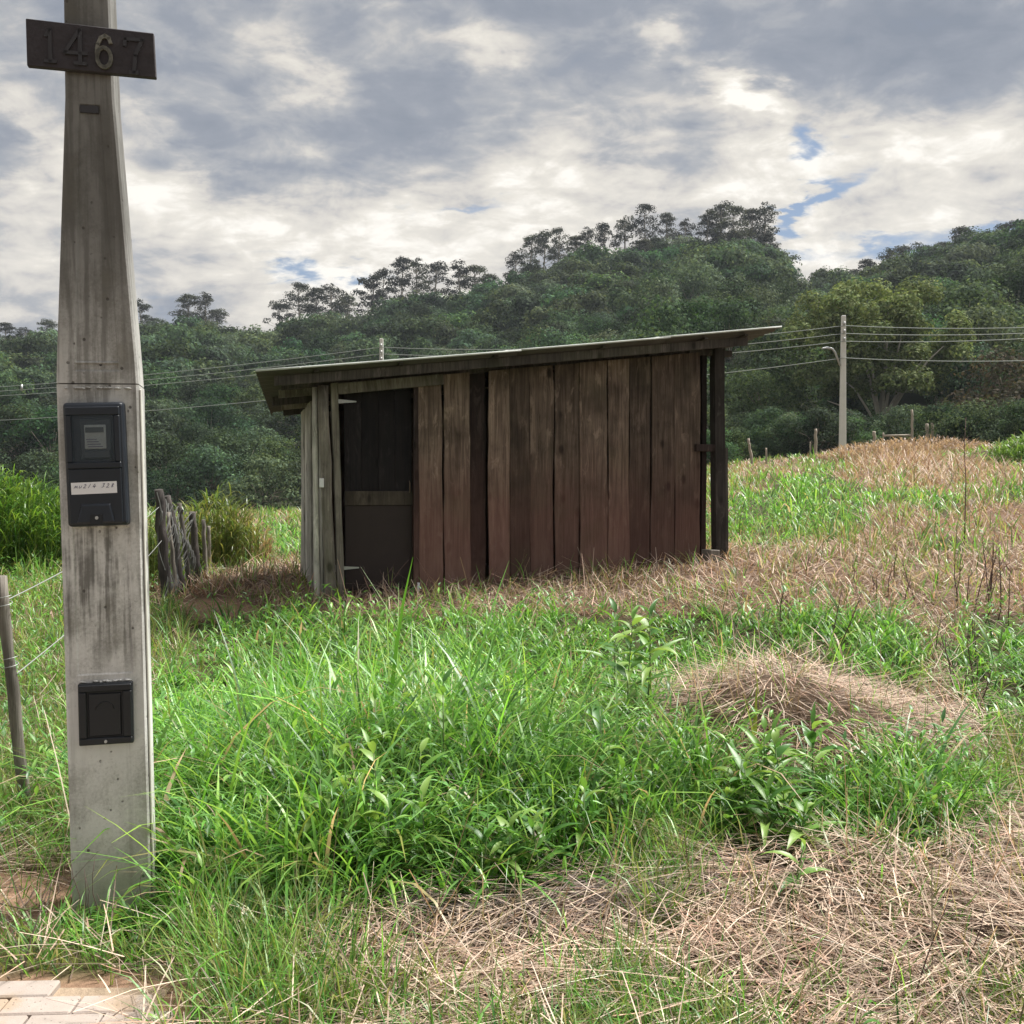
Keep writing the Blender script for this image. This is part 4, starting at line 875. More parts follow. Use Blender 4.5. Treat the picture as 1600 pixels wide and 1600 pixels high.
# far fence posts on the slope
for (pxp, pyb, pyt, wd_, lab) in ((1176, 724, 685, .07, 'slanted grey fence post nearest the shed on the far slope'), (1274, 708, 670, .09, 'upright grey fence post left of the tall lamp pole'), (1266, 712, 690, .05, 'thin short fence stake left of the tall lamp pole'),
    (1197, 726, 700, .05, 'thin stake right of the slanted grey fence post'), (1366, 690, 674, .10, 'pale fence post behind the dry mound, under the pale tree'), (1380, 700, 676, .05, 'thin fence stake holding the left end of the pale rail'), (1425, 700, 640, .07, 'tall thin fence post at the right end of the pale rail'),
    (1449, 704, 662, .10, 'left one of the pair of pale fence posts right of the dry mound'), (1457, 704, 661, .09, 'right one of the pair of pale fence posts right of the dry mound'), (1466, 706, 678, .05, 'thin stake just right of the pair of pale fence posts'), (1597, 690, 652, .12, 'pale fence post at the right edge of the photo')):
    dd = 55 if pxp > 1250 else 48
    b0 = W(pxp, pyb, dd); b0.z = hz(b0.x, b0.y) - .1; t0 = W(pxp - (7 if pxp in (1176,) else 0), pyt, dd)
    if t0.z < b0.z + .6: t0.z = b0.z + 1.1
    o_ = rough_post('fence_post', b0, t0, wd_, M['bark_pale'], 7, .08); tag(o_, lab, 'fence post', 'fence posts along the far slope')
ra = W(1380, 681, 55); rb = W(1425, 680, 55); o_ = MB().tube([(0, 0, 0), rb - ra], .06, 6).build('fence_rail', M['bark_pale']); o_.location = ra; tag(o_, 'pale horizontal rail between two stakes under the pale tree', 'fence rail')

# ------------------------------------------------------------------ utility poles and lines
def upole(px, ptop, d, pbase, label, arm):
    t0 = W(px, ptop, d); root = empty('utility_pole', (t0.x, t0.y, hz(t0.x, t0.y) - .2)); tag(root, label, 'utility pole', 'concrete utility poles along the far road')
    h_ = t0.z - root.location.z; mb = MB(); mb.hexa([(-.17, -.13, 0), (.17, -.13, 0), (.17, .13, 0), (-.17, .13, 0), (-.105, -.09, h_), (.105, -.09, h_), (.105, .09, h_), (-.105, .09, h_)]).bevel(.02)
    mb.build('shaft', M['paleconc'], root)
    for k_ in (.5, .9, 1.3):
        ins = MB().tube([(0, -.16, h_ - k_), (0, -.16, h_ - k_ + .16)], [.06, .045], 8).build('insulator', M['metal'], root)
    if arm:
        pts = [(-.18, -.1, h_ - 2.6), (-.45, -.1, h_ - 1.9), (-.60, -.1, h_ - 1.72), (-.85, -.1, h_ - 1.68)]
        MB().tube(pts, .055, 8).build('lamp_arm', M['metal'], root)
        MB().hexa([(-1.15, -.2, h_ - 1.74), (-.8, -.18, h_ - 1.72), (-.8, -.02, h_ - 1.72), (-1.15, 0, h_ - 1.74), (-1.12, -.17, h_ - 1.66), (-.8, -.15, h_ - 1.60), (-.8, -.05, h_ - 1.60), (-1.12, -.03, h_ - 1.66)]).bevel(.02).build('lamp_head', M['metal'], root)
    return root, h_
pR, hR = upole(1318, 493, 53, 705, 'tall pale concrete pole with curved lamp arm on the right slope', True)
pM, hM = upole(596, 529, 62, 800, 'top of a pale concrete pole rising behind the shed roof', False)
def att(p, h_, k_): return p.location + Vector((0, -.2, h_ - k_))
endL = Vector((-62, 88, 0)); endRt = Vector((46, 41, 0))
names = ['highest', 'second highest', 'third highest', 'lowest, telephone type']
LZ = {.55: (0, 603), .95: (0, 608), 1.35: (0, 614), 3.4: (0, 650)}
RZ = {.55: (1600, 499), .95: (1600, 505), 1.35: (1600, 510), 3.4: (1600, 552)}
for i, k_ in enumerate((.55, .95, 1.35, 3.4)):
    a0 = att(pM, hM, k_ if k_ < 3 else 3.0); b0 = att(pR, hR, k_ if k_ < 3 else 2.2)
    pl_ = W(-260, LZ[k_][1] + 14, 78); pr_ = W(1850, RZ[k_][1] - 2, 50)
    rr_ = .019
    wireline('power_line', pl_, a0, .5, rr_, f'{names[i]} cable of the left span, running to the pole behind the shed', 'power line', M['cable'], 'cables between the far poles')
    wireline('power_line', a0, b0, .55, rr_, f'{names[i]} cable of the middle span between the two far poles', 'power line', M['cable'], 'cables between the far poles')
    wireline('power_line', b0, pr_, .3, rr_, f'{names[i]} cable of the right span, leaving the lamp pole', 'power line', M['cable'], 'cables between the far poles')
MB().tube([(0, 0, -.2), (0, 0, .22)], .07, 6).build('cable_spacer', M['metal']); o_ = bpy.data.objects['cable_spacer']; o_.location = W(34, 606, 68); tag(o_, 'small spacer clamp on the cables left of the concrete pole', 'cable spacer')

# ------------------------------------------------------------------ tree prototypes
def tube_np(pts, rads, n=6):
    return pts, rads
def trunk_mesh(name, limbs, n=6):
    mb = MB()
    for pts, rd in limbs: mb.tube(pts, rd, n, False)
    return mb.mesh(name)
def crown_mesh(name, lobes, nleaf, size, cols, seed, droop=0.):
    r_ = np.random.default_rng(seed); Vs = []; Qs = []; Cs = []; n0 = 0
    tot = sum(l[3] ** 2 for l in lobes)
    for (cx, cy, cz, lr, sq) in lobes:
        n = max(10, int(nleaf * lr ** 2 / tot)); d = r_.normal(size=(n, 3)); d /= np.linalg.norm(d, axis=1, keepdims=True)
        d[:, 2] = np.where(d[:, 2] < -.35, -d[:, 2], d[:, 2])
        rad = lr * (1 - .5 * r_.random(n) ** 2.2) * (1 + .18 * np.sin(d[:, 0] * 5 + d[:, 1] * 4 + seed))
        c = np.array([cx, cy, cz]) + d * rad[:, None] * np.array([1, 1, sq])
        nr = d + r_.normal(0, .38, (n, 3)); nr[:, 2] += .15; nr /= np.linalg.norm(nr, axis=1, keepdims=True)
        u = np.cross(nr, r_.normal(size=(n, 3))); u /= np.linalg.norm(u, axis=1, keepdims=True); v_ = np.cross(nr, u)
        s1 = size * r_.uniform(.6, 1.25, n)[:, None]; s2 = s1 * r_.uniform(.45, .75, n)[:, None]
        if droop: u = u * (1 - droop) + np.array([0, 0, -1]) * droop; v_ = v_
        quad = np.stack([c - u * s1, c - v_ * s2 + nr * s1 * .12, c + u * s1, c + v_ * s2 + nr * s1 * .12], 1)
        Vs.append(quad.reshape(-1, 3)); Qs.append(np.arange(n * 4).reshape(-1, 4) + n0); n0 += n * 4
        cc = np.array(cols)[r_.integers(0, len(cols), n)] * (1 + r_.normal(0, .2, (n, 1))) * r_.uniform(.8, 1.2)
        Cs.append(np.repeat(np.clip(cc, .003, .6), 4, 0))
    return np_mesh(name, np.concatenate(Vs), np.concatenate(Qs), np.concatenate(Cs))
TG = [(.040, .076, .033), (.055, .10, .040), (.027, .054, .027), (.072, .115, .048), (.042, .074, .043)]
def broad(seed, Hh, Wd_, nl, size, cols=TG, nlobe=16, flat=.75):
    r_ = random.Random(seed); lobes = []; limbs = []
    limbs.append(([(0, 0, -.5), (r_.uniform(-.15, .15), r_.uniform(-.1, .1), Hh * .25), (r_.uniform(-.3, .3), r_.uniform(-.3, .3), Hh * .5)], [.025 * Hh, .018 * Hh, .012 * Hh]))
    for i in range(nlobe):
        a_ = r_.random() * 2 * PI; q_ = r_.random() ** .6; h_ = r_.uniform(.25, .84) if q_ < .75 else r_.uniform(.16, .62)
        rad_ = Wd_ / 2 * q_ * math.sqrt(max(.1, 1 - ((h_ - .5) / .5) ** 2)); lr = Wd_ * r_.uniform(.14, .25)
        c = (math.cos(a_) * rad_, math.sin(a_) * rad_, Hh * h_); lobes.append((*c, lr, flat))
        limbs.append(([(0, 0, Hh * r_.uniform(.12, .4)), (c[0] * .5, c[1] * .5, Hh * .3 + c[2] * .35), (c[0] * .95, c[1] * .95, c[2])], [.011 * Hh, .007 * Hh, .003 * Hh]))
    lobes.append((0, 0, Hh * .55, Wd_ * .26, .9)); lobes.append((0, 0, Hh * .80, Wd_ * .18, .8))
    return crown_mesh('crown', lobes, nl, size, cols, seed), trunk_mesh('trunk', limbs, 5)
def euc(seed, Hh, nl=2600, size=.24):
    r_ = random.Random(seed); lobes = []; lean = (r_.uniform(-.6, .6), r_.uniform(-.5, .5))
    limbs = [([(0, 0, -1), (lean[0] * .3, lean[1] * .3, Hh * .4), (lean[0], lean[1], Hh * .72), (lean[0] * 1.2, lean[1] * 1.2, Hh * .93)], [.22, .18, .12, .05])]
    for i in range(r_.randint(20, 27)):
        h0 = Hh * r_.uniform(.42, .86); a_ = r_.random() * 2 * PI; t_ = (h0 / Hh - .42) / .44; ln = r_.uniform(1.2, 3.4) * (1 - .45 * t_); up = r_.uniform(.8, 2.2)
        b_ = (lean[0] * h0 / Hh, lean[1] * h0 / Hh, h0); e_ = (b_[0] + math.cos(a_) * ln, b_[1] + math.sin(a_) * ln, min(h0 + up, Hh * .97)); mid = ((b_[0] + e_[0]) / 2, (b_[1] + e_[1]) / 2, h0 + up * .35)
        limbs.append(([b_, mid, e_], [.07, .05, .02])); lobes.append((*e_, r_.uniform(.7, 1.35), r_.uniform(.75, 1.05)))
    for i in range(3): lobes.append((lean[0] * 1.2 + r_.uniform(-.8, .8), lean[1] * 1.2 + r_.uniform(-.8, .8), Hh * r_.uniform(.90, .98), r_.uniform(.9, 1.4), .85))
    return crown_mesh('crown', lobes, nl, size, [(.028, .037, .020), (.040, .047, .025), (.022, .030, .018), (.048, .050, .030)], seed, .35), trunk_mesh('trunk', limbs, 5)
bp = [broad(11 + i, 7.0, 7.0 + (i % 3) * .8, 5200, .15, nlobe=22, flat=.75 + .1 * (i % 3)) for i in range(5)]      # near
bf = [broad(31 + i, 8.0, 8.2, 3000, .24, nlobe=18, flat=.72 + .08 * i) for i in range(4)]      # far
ep = [euc(51 + i, 19, 2600, .24) for i in range(5)]
for cr, tr in bp + bf: cr.materials.append(M['tree']); tr.materials.append(M['bark_pale'] if random.random() < .4 else M['bark'])
for cr, tr in ep: cr.materials.append(M['euc']); tr.materials.append(M['bark_pale'])
def tree(name, pr, x, y, s_, sz, rz, label, group, zoff=-.3):
    root = empty(name, (x, y, hz(x, y) + zoff), (0, 0, rz)); root.scale = (s_, s_, sz)
    link('crown', pr[0], root); link('trunk', pr[1], root); tag(root, label, 'tree', group); return root

# scatter trees over the hill on a jittered polar grid
cand = []
r = 68.0
while r < 420:
    st = (4.6 + r * .018); na = int(R(104) * r / st)
    for j in range(na):
        a = -R(52) + R(104) * (j + random.uniform(.1, .9)) / na; rr2 = r + random.uniform(-.45, .45) * st
        pa = 800 + 1600 * math.tan(a); r0 = float(np.interp(pa, [-700, 0, 400, 700, 1100, 2200], [95, 90, 88, 80, 66, 62])); Dr, _ = ridge(pa)
        if rr2 < r0 + 1.5 or rr2 > float(Dr) + 14: continue
        cand.append((rr2, a, pa, r0, float(Dr)))
    r += st * .9
cand.sort()
BIG = W(1372, 700, 72); far_pts = []; nind = 0
cx_arr = np.array([c[0] * math.sin(c[1]) for c in cand]); cy_arr = np.array([c[0] * math.cos(c[1]) for c in cand]); cz_arr = H(cx_arr, cy_arr)
for i, (rr2, a, pa, r0, Dr) in enumerate(cand):
    x, y = float(cx_arr[i]), float(cy_arr[i])
    if math.hypot(x - BIG.x, y - BIG.y) < 6.5 and y < BIG.y + 5: continue
    if BIG.y - 12 < y < BIG.y - 2 and abs(x - BIG.x) < 3.5: continue
    edge = rr2 < r0 + 30; s_ = random.uniform(.62, 1.1) if edge else random.uniform(.8, 1.15) * (1 + min(1, (rr2 - r0) / 150) * .45)
    if rr2 > Dr - 45: s_ *= (.5 if pa < 800 else .62) + (.5 if pa < 800 else .38) * max(0, min(1, (Dr - rr2) / 45))
    if rr2 < r0 + 8: s_ *= .62 if pa > 900 else .85
    if -100 < pa < 1700 and nind < 270:
        nind += 1
        reg = next(n_ for p_, n_ in ((95, 'left of the concrete pole'), (330, 'just right of the concrete pole'), (480, 'just left of the shed'), (600, 'above the shed door'), (740, 'above the dark plank'), (860, 'above the middle planks'), (1000, 'above the right planks'), (1130, 'above the right shed post'), (1220, 'just right of the shed'), (1310, 'just left of the lamp pole'), (1500, 'just right of the lamp pole'), (9999, 'at the right edge')) if pa < p_)
        row = 'front row' if rr2 < r0 + 9 else 'second row' if rr2 < r0 + 16 else 'rear row'; size_ = 'small' if s_ < .68 else 'medium' if s_ < .88 else 'large'
        
        tree('broadleaf_tree', bp[random.randrange(5)], x, y, s_, s_ * random.uniform(.85, 1.15), random.random() * 6.28,
             f'{size_} leafy tree, {row} of the wood, {reg}', f'{size_} {row} trees {reg}')
    else: far_pts.append((x, y, float(cz_arr[i]) - .4, s_, random.random() * 6.28, random.randrange(4)))
for i in range(90):   # low shrubs along the foot of the wood
    pa = random.uniform(1040, 1720); a = math.atan((pa - 800) / 1600); r0 = float(np.interp(pa, [700, 1100, 2200], [80, 66, 62])); rr2 = r0 + random.uniform(-5, 8); x, y = rr2 * math.sin(a), rr2 * math.cos(a)
    if 1290 < pa < 1450 and random.random() < .5: continue
    s_ = random.uniform(.28, .5); reg = 'just right of the shed' if pa < 1220 else 'left of the lamp pole' if pa < 1318 else 'right of the lamp pole' if pa < 1500 else 'at the right edge'
    tree('shrub', bp[random.randrange(5)], x, y, s_, s_, random.random() * 6.28, f'low green shrub at the foot of the wood {reg}', f'low shrubs at the foot of the wood {reg}', -.5)['category'] = 'shrub'
# ridge eucalypts
ridge_px = [(-60, 515), (14, 512), (45, 520), (78, 508), (226, 478), (245, 505), (293, 466), (322, 466), (338, 490), (440, 478), (470, 450), (492, 456), (522, 453), (545, 468), (578, 436), (598, 428), (628, 408), (652, 412), (678, 418), (722, 420), (744, 424), (770, 436), (806, 398),
            (826, 370), (848, 362), (872, 358), (895, 372), (915, 360), (943, 350), (975, 345), (1008, 322), (1042, 336), (1070, 345), (1100, 336), (1120, 322), (1146, 326), (1166, 330), (1190, 322), (1200, 372),
            (1290, 425), (1330, 425), (1355, 408), (1385, 392), (1410, 386), (1440, 384), (1470, 382), (1500, 356), (1540, 366), (1568, 352), (1590, 346), (1625, 345), (1270, 428)]
def eregion(p):
    return ('left of the concrete pole' if p < 95 else 'just right of the concrete pole' if p < 400 else 'above the left half of the shed roof' if p < 790 else 'on the high knoll above the shed' if p < 1215 else 'on the right ridge')
k_ = 0
for (pxr, pyr) in ridge_px:
    Dr, zr = ridge(pxr); Dr = float(Dr) - random.uniform(2, 16); a = math.atan((pxr - 800) / 1600); x, y = Dr * math.sin(a), Dr * math.cos(a)
    g0 = hz(x, y); ztop = W(pxr, pyr, y).z; hh = max(8, min(34, ztop - g0 + (1.8 if pxr < 800 else .8))); sz = hh / 19; s_ = .95 + .35 * sz + (.25 if pxr < 800 else 0)
    solo = ''
    tree('eucalyptus_tree', ep[k_ % 5], x, y, s_ * random.uniform(.85, 1.2), sz, random.random() * 6.28, f'tall slender dark eucalyptus on the skyline {eregion(pxr)}', f'skyline eucalyptus trees {eregion(pxr)}', -.3); k_ += 1
# infill behind/among for a dense grove on the knoll and ridge
for i in range(115):
    pxr = random.choice([random.uniform(800, 1210), random.uniform(960, 1210), random.uniform(1280, 1640), random.uniform(-60, 800)])
    Dr, zr = ridge(pxr); Dr = float(Dr) - random.uniform(4, 36); a = math.atan((pxr - 800) / 1600); x, y = Dr * math.sin(a), Dr * math.cos(a); g0 = hz(x, y)
    base = np.interp(pxr, [p_[0] for p_ in sorted(ridge_px)], [p_[1] for p_ in sorted(ridge_px)])
    ztop = W(pxr, base + random.uniform(34, 90) + (8 if pxr < 800 else 0), y).z; hh = max(6, min(26, ztop - g0)); sz = hh / 19; s_ = .85 + .35 * sz
    tree('eucalyptus_tree', ep[random.randrange(5)], x, y, s_, sz, random.random() * 6.28, f'lower grove eucalyptus under the skyline {eregion(pxr)}', f'grove eucalyptus trees {eregion(pxr)}', -.3)
# the rest of the wood: one object with instanced crowns
fp = np.array(far_pts); me = bpy.data.meshes.new('hill_wood'); me.vertices.add(len(fp)); me.vertices.foreach_set('co', fp[:, :3].astype(np.float32).ravel())
for nm, ci in (('sc', 3), ('rz', 4), ('pick', 5)):
    if nm == 'pick': at_ = me.attributes.new(nm, 'INT', 'POINT'); at_.data.foreach_set('value', fp[:, ci].astype(np.int32))
    else: at_ = me.attributes.new(nm, 'FLOAT', 'POINT'); at_.data.foreach_set('value', fp[:, ci].astype(np.float32))
wood_o = link('hill_wood', me); tag(wood_o, 'dense dark green wood covering the hillside', 'wood', kind='stuff')
# four visible trees at the top of the slope lend their crowns to the wood
protos = []
for i in range(4):
    pxr = 500 + i * 180; Dr, _ = ridge(pxr); a = math.atan((pxr - 800) / 1600); x, y = (float(Dr) - 25) * math.sin(a), (float(Dr) - 25) * math.cos(a)
    t_ = tree('broadleaf_tree', bf[i], x, y, 1, 1, 0, 'rounded tree high on the hillside just under the skyline', 'rounded trees under the skyline'); protos.append(t_.children[0])
gt = bpy.data.node_groups.new('wood_scatter', 'GeometryNodeTree'); gt.interface.new_socket('Geometry', in_out='INPUT', socket_type='NodeSocketGeometry'); gt.interface.new_socket('Geometry', in_out='OUTPUT', socket_type='NodeSocketGeometry')
gi = gt.nodes.new('NodeGroupInput'); go = gt.nodes.new('NodeGroupOutput'); iop = gt.nodes.new('GeometryNodeInstanceOnPoints'); g2i = gt.nodes.new('GeometryNodeGeometryToInstance')
for p_ in reversed(protos):
    oi = gt.nodes.new('GeometryNodeObjectInfo'); oi.transform_space = 'ORIGINAL'; oi.inputs['Object'].default_value = p_; oi.inputs['As Instance'].default_value = False
    gt.links.new(oi.outputs['Geometry'], g2i.inputs[0])
gt.links.new(gi.outputs[0], iop.inputs['Points']); gt.links.new(g2i.outputs[0], iop.inputs['Instance']); iop.inputs['Pick Instance'].default_value = True
def nattr(nm, ty):
    n_ = gt.nodes.new('GeometryNodeInputNamedAttribute'); n_.data_type = ty; n_.inputs['Name'].default_value = nm; return n_.outputs[0]
gt.links.new(nattr('pick', 'INT'), iop.inputs['Instance Index'])
cx2 = gt.nodes.new('ShaderNodeCombineXYZ'); gt.links.new(nattr('rz', 'FLOAT'), cx2.inputs[2]); gt.links.new(cx2.outputs[0], iop.inputs['Rotation'])
gt.links.new(nattr('sc', 'FLOAT'), iop.inputs['Scale']); gt.links.new(iop.outputs[0], go.inputs[0])
md = wood_o.modifiers.new('scatter', 'NODES'); md.node_group = gt
# pale olive tree behind the lamp pole
r_ = random.Random(5); lobes = []; limbs = []
HB = 11.2
for i in range(100):
    a_ = r_.random() * 2 * PI; q_ = r_.random() ** .5; h_ = r_.uniform(.30, .93); rad_ = 6.0 * q_ * math.sqrt(max(.15, 1 - ((h_ - .55) / .5) ** 2))
    c = (math.cos(a_) * rad_, math.sin(a_) * rad_ * .7 + .8, HB * h_); lobes.append((*c, r_.uniform(.75, 1.35), .9))
for (ex, ez, bx0, bz0) in ((-3.6, 2.2, 0, .3), (-2.6, 3.4, 0, .5), (-1.3, 5.2, .1, .6), (.9, 6.2, .2, .8), (2.2, 4.6, .2, .8), (3.4, 5.4, .3, 1.), (1.2, 3.6, .1, .6), (-2.2, 6.5, .0, 1.2), (0, 8, .2, 1.2)):
    limbs.append(([(bx0, -.2, bz0), (bx0 + ex * .35, -.6, bz0 + (ez - bz0) * .5), (bx0 + ex * .8, -1.2, ez), (bx0 + ex * 1.1, -1.2, ez * 1.18)], [.13, .09, .06, .02]))
limbs += [([(-.3, -.1, -1.5), (.0, -.1, .3), (.2, 0, 2.6), (.5, 0, 5.2), (.3, 0, 8)], [.22, .19, .17, .11, .05]), ([(.5, 0, -1.5), (.35, 0, .6), (1.2, -.3, 3.0), (1.0, 0, 6)], [.17, .15, .11, .04])]
BG = [(.13, .175, .07), (.17, .21, .09), (.10, .145, .06), (.20, .23, .115)]
big = empty('pale_tree', (BIG.x, BIG.y, hz(BIG.x, BIG.y) - .3)); tag(big, 'large pale olive tree with bare lower branches behind the lamp pole', 'tree')
link('crown', crown_mesh('crown', lobes, 46000, .125, BG, 77), big, M['olive']); link('trunk', trunk_mesh('trunk', limbs, 7), big, simple('bark_silver', (.36, .33, .28), .9, 0, 4, .3))
tw = W(1600, 690, 60); t_ = tree('dark_tree', broad(99, 6.2, 8.5, 4200, .16, [(.06, .055, .04), (.045, .05, .03), (.075, .06, .045)], 20, .6), tw.x + .5, tw.y + 3, 1, 1, 0, 'dark brownish domed tree at the right edge below the cables', None); t_.children[0].data.materials.append(M['olive']); t_.children[1].data.materials.append(M['bark'])

# ------------------------------------------------------------------ broad-leaved weeds (each leaf its own piece)
def leaf_mesh(L_, Wm, seed, curl):
    A = Acc(); st = np.random.get_state
    blades(A, np.zeros((1, 3)), np.array([0.]), np.array([L_]), np.array([Wm]), np.array([1.1]), np.array([curl]), np.array([[(.10, .23, .045), (.15, .30, .055), (.07, .18, .04), (.22, .35, .08)][seed % 4]]), 6, 'leaf', wtwist=np.zeros(1))
    me = A.build('leaf', True); me.materials.append(M['weed']); return me
LM = [leaf_mesh(.12 + .015 * k, .034 + .006 * (k % 4), k, .3 + .35 * (k % 4)) for k in range(8)]
stem_m = simple('green_stem', (.12, .18, .06), .6)
def weed(px, py, h_, nl, label, group, sc=1.):
    p = gp(px, py); root = empty('broadleaf_weed', (p.x, p.y, p.z - .01), (random.uniform(-.1, .1), random.uniform(-.1, .1), random.random() * 6.28))
    MB().tube([(0, 0, 0), (.01, .005, h_ * .5), (0, .0, h_)], [.005, .004, .002], 6).build('stem', stem_m, root)
    for i in range(nl):
        t_ = .22 + .78 * i / (nl - 1); o_ = link('leaf', LM[random.randrange(8)], root); s_ = sc * (1.05 - .45 * abs(t_ - .55)) * random.uniform(.75, 1.15) * (.7 if i > nl - 4 else 1)
        o_.location = (0, 0, h_ * t_); o_.rotation_euler = (random.uniform(-.15, .15), -.6 * (t_ ** 3) + random.uniform(-.15, .15), i * 2.39 + random.uniform(-.3, .3)); o_.scale = (s_, s_ * random.uniform(.7, 1.3), s_ * random.uniform(.7, 1.3))
    tag(root, label, 'weed', group); return root
g1 = 'broad leaved weeds at the front of the green patch'
for i, (a_, b_, h_) in enumerate([(530, 1400, .40), (600, 1405, .34), (660, 1400, .38), (750, 1405, .3), (500, 1390, .45), (840, 1408, .3), (520, 1375, .42), (560, 1360, .36), (600, 1380, .50), (640, 1350, .45), (545, 1330, .5), (480, 1340, .38), (590, 1310, .58), (860, 1390, .28), (910, 1370, .34), (800, 1400, .25), (960, 1330, .34), (700, 1385, .3), (440, 1310, .36), (940, 1290, .5), (700, 1290, .62), (620, 1260, .6)]):
    weed(a_, b_, h_, 13, 'broad leaved green weed at the shady front edge of the green patch', g1)
for i, (a_, b_, h_) in enumerate([(1170, 1320, .34), (1200, 1335, .26), (1215, 1300, .38), (1150, 1300, .30), (1230, 1325, .26), (1185, 1290, .42), (1250, 1340, .2), (1130, 1330, .22), (1225,1290,.4)]):
    weed(a_, b_, h_, 15, 'low leafy green weed in the cluster right of centre above the straw', 'leafy weeds in the cluster right of centre', 1.0)
weed(1275, 1265, .38, 14, 'single weed with drooping leaves behind the leafy cluster', None, 1.15)
for (a_, b_, h_) in [(980, 1150, .62), (1010, 1130, .6), (960, 1110, .6)]:
    weed(a_, b_, h_, 16, 'tall broad leaved weed at the right end of the green patch', 'tall weeds at the right end of the green patch', 1.3)
weed(1245, 1405, .20, 7, 'small dull green weed rising from the straw', None, .8)
# yellow flowering weed right of pole
p = gp(385, 1275); yw = empty('yellow_flower', p); tag(yw, 'small yellow flowering weed in the grass right of the concrete pole', 'flower')
MB().tube([(0, 0, 0), (.01, 0, .1), (-.005, 0, .20)], [.003, .003, .002], 5).build('stem', stem_m, yw)
A = Acc(); n = 150; t_ = rng.random(n); aa_ = rng.random(n) * 6.28; blades(A, np.c_[np.cos(aa_) * .028 * (1.1 - t_), np.sin(aa_) * .02 * (1.1 - t_), .13 + .10 * t_], aa_, rng.uniform(.008, .02, n), rng.uniform(.004, .008, n), rng.uniform(.3, 1.4, n), np.full(n, .4), pal([(.50, .36, .03), (.60, .45, .06), (.35, .30, .05)], n), 2, 'leaf')
link('petals', A.build('petals'), yw, M['weed'])
# seed heads near the pole
for (a_, b_, h_, lab) in ((332, 1500, .17, 'pale dry seed head left of its twin in the front grass'), (382, 1500, .16, 'pale dry seed head right of its twin in the front grass')):
    p = gp(a_, b_); o_ = empty('seed_head', p); tag(o_, lab, 'seed head', 'pale seed heads in the front grass')
    MB().tube([(0, 0, 0), (.006, 0, h_ * .6), (0, 0, h_)], [.0015, .0015, .001], 5).build('stem', simple('dry_stem', (.45, .38, .27), .7), o_)
    A = Acc(); n = 60; t_ = rng.random(n); aa_ = rng.random(n) * 6.28; blades(A, np.c_[np.cos(aa_) * .006, np.sin(aa_) * .006, h_ * (.6 + .4 * t_)], aa_, rng.uniform(.008, .018, n), rng.uniform(.003, .006, n), rng.uniform(.2, .9, n), np.full(n, .3), pal([(.66, .56, .46), (.7, .62, .52)], n), 2, 'leaf')
    link('spikelets', A.build('spikelets'), o_, M['straw'])
# dark matted sticks at the front edge of the green patch
p = gp(800, 1440); A = Acc(); n = 420; xx = p.x + rng.normal(0, .30, n); yy = p.y + rng.normal(0, .09, n); blades(A, np.c_[xx, yy, H(xx, yy) + rng.uniform(.02, .11, n)], rng.normal(.25, .5, n) + PI * (rng.random(n) < .5), rng.uniform(.12, .5, n), rng.uniform(.003, .006, n), rng.uniform(1.35, 1.7, n), rng.uniform(-.1, .2, n), pal([(.10, .07, .07), (.16, .12, .11), (.07, .05, .05), (.3, .25, .23)], n), 3, 'straw')
tag(link('matted_sticks', A.build('matted_sticks'), None, M['straw']), 'dark purplish matted sticks along the front edge of the green patch', 'dead stems', kind='stuff')
# big foreground blades
FB = Acc()
def fblade(px, py, L_, W_, az_, th_, cv, col, label):
    p = gp(px, py); A = Acc(); blades(A, np.zeros((1, 3)), np.array([az_]), np.array([L_]), np.array([W_]), np.array([th_]), np.array([cv]), np.array([col]), 8, 'leaf', wtwist=np.zeros(1))
    o_ = link('grass_blade', A.build('grass_blade', True), None, M['grass']); o_.location = p; tag(o_, label, 'grass blade')
fblade(700, 1598, .20, .016, .9, .35, .5, (.22, .36, .07), 'broad bright grass blade standing in the straw at the bottom centre')
fblade(712, 1596, .18, .012, .7, .55, .4, (.52, .56, .44), 'whitish grass blade beside the broad bright one at the bottom centre')
fblade(470, 1590, .10, .009, 1.2, .1, .3, (.24, .34, .05), 'leftmost of the three yellow green blades at the bottom edge')
fblade(560, 1594, .13, .010, .8, .3, .2, (.26, .36, .05), 'middle one of the three yellow green blades at the bottom edge')
fblade(626, 1596, .12, .008, 1.5, .05, .2, (.22, .33, .05), 'rightmost of the three yellow green blades at the bottom edge')
for (a_, b_, c__, lab) in ((1186, 1215, 2.1, 'left upright yellow green blade before the straw mound'), (1178, 1200, .9, 'right upright yellow green blade before the straw mound')):
    fblade(a_, b_, .40, .022, c__ + .3, .12, .25, (.26, .33, .05), lab)

# dead stalks
def stalk(px, py, h_px, lean, label, group, r_=.006, br=3):
    p = gp(px, py); h_ = h_px * p.y / 1600; o_ = empty('dead_stalk', (p.x, p.y, p.z - .02)); tag(o_, label, 'dead stalk', group); mb = MB()
    r_ = max(r_, p.y * .0006)
    top = Vector((lean * h_, random.uniform(-.1, .1) * h_, h_)); pts = [top * k_ + Vector((random.uniform(-1, 1) * .012, 0, 0)) for k_ in (0, .25, .5, .75, 1)]
    mb.tube(pts, [r_, r_ * .9, r_ * .8, r_ * .6, r_ * .35], 5); mb.build('stem', M['stalk'], o_)
    if br:
        mb = MB()
        for i in range(br):
            k_ = random.uniform(.35, .9); b_ = top * k_; s_ = random.choice((-1, 1)); l_ = h_ * random.uniform(.12, .28); mb.tube([b_, b_ + Vector((s_ * l_ * .45, random.uniform(-.3, .3) * l_, l_ * .6)), b_ + Vector((s_ * l_ * .6, 0, l_))], [r_ * .5, r_ * .4, r_ * .2], 4, False)
        tw_ = mb.build('twigs', M['stalk'], o_); tw_['kind'] = 'stuff'
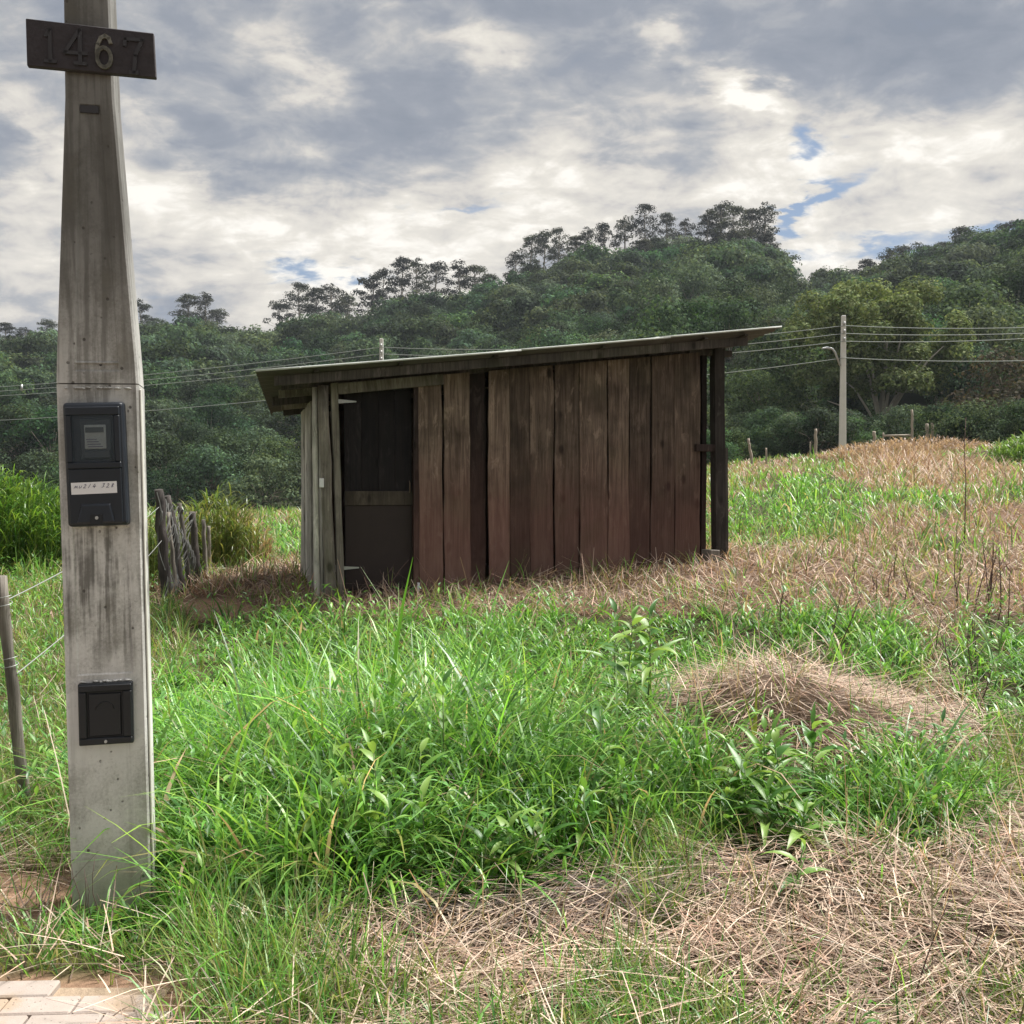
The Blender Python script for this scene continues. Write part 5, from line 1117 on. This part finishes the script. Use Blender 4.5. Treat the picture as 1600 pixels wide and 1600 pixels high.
M['stalk'] = simple('dead_stalk', (.10, .06, .055), .85)
stalk(1220, 985, 85, 0, 'dark upright dead stalk left of its shorter neighbour before the brown grass', None); stalk(1232, 990, 45, 0, 'short dark dead stalk beside the taller upright one', None)
stalk(1290, 1040, 130, .18, 'left one of two dark leaning stalks beside the bright green clump', None, .005); stalk(1300, 1040, 125, .38, 'right one of two dark leaning stalks beside the bright green clump', None, .005)
for i in range(9): stalk(random.uniform(1455, 1525), random.uniform(1020, 1120), random.uniform(50, 110), random.uniform(-.5, .5), 'dark tangled dead stalk between the green clumps at right', 'tangled dark stalks at right', .005, 4)
for i in range(12): stalk(random.uniform(1475, 1600), random.uniform(930, 985), random.uniform(60, 130), random.uniform(-.15, .2), 'thin reddish dead stalk in the brown grass at the right edge', 'thin dead stalks at the right edge', .004, 3)
for i in range(8): stalk(random.uniform(1150, 1480), random.uniform(900, 960), random.uniform(30, 70), random.uniform(-.3, .3), 'thin brown dead stalk in the dry grass right of the shed', 'thin stalks right of the shed', .004, 2)
stalk(1508, 850, 200, 0, 'tallest thin dead stalk on the right slope', None, .005, 1)
stalk(1410, 1595, 210, .36, 'left one of two dark thin stalks crossing the straw at lower right', None, .0025, 2); stalk(1500, 1540, 130, .35, 'right one of two dark thin stalks crossing the straw at lower right', None, .0025, 2)
for i in range(7): stalk(random.uniform(560, 650), random.uniform(925, 935), random.uniform(30, 80), random.uniform(-.7, .8), 'dry curved stem in front of the shed door', 'dry stems in front of the shed door', .004, 2)
for i in range(7): stalk(random.uniform(130, 215), 1448, random.uniform(50, 120), random.uniform(-.4, .35), 'thin dark grass stem in front of the pole foot', 'dark stems at the pole foot', .0018, 0)

# ------------------------------------------------------------------ air
hm = bpy.data.materials.new('air'); hm.use_nodes = True; t = NT(hm.node_tree); t.n.clear(); o = t.new('ShaderNodeOutputMaterial'); pvn = t.new('ShaderNodeVolumePrincipled')
pvn.inputs['Color'].default_value = (.80, .88, 1, 1); pvn.inputs['Density'].default_value = .00018; pvn.inputs['Anisotropy'].default_value = .2; t.l.new(pvn.outputs[0], o.inputs['Volume'])
haze = MB().box(-575, 575, -575, 575, -75, 135).build('haze', hm); tag(haze, kind='stuff')
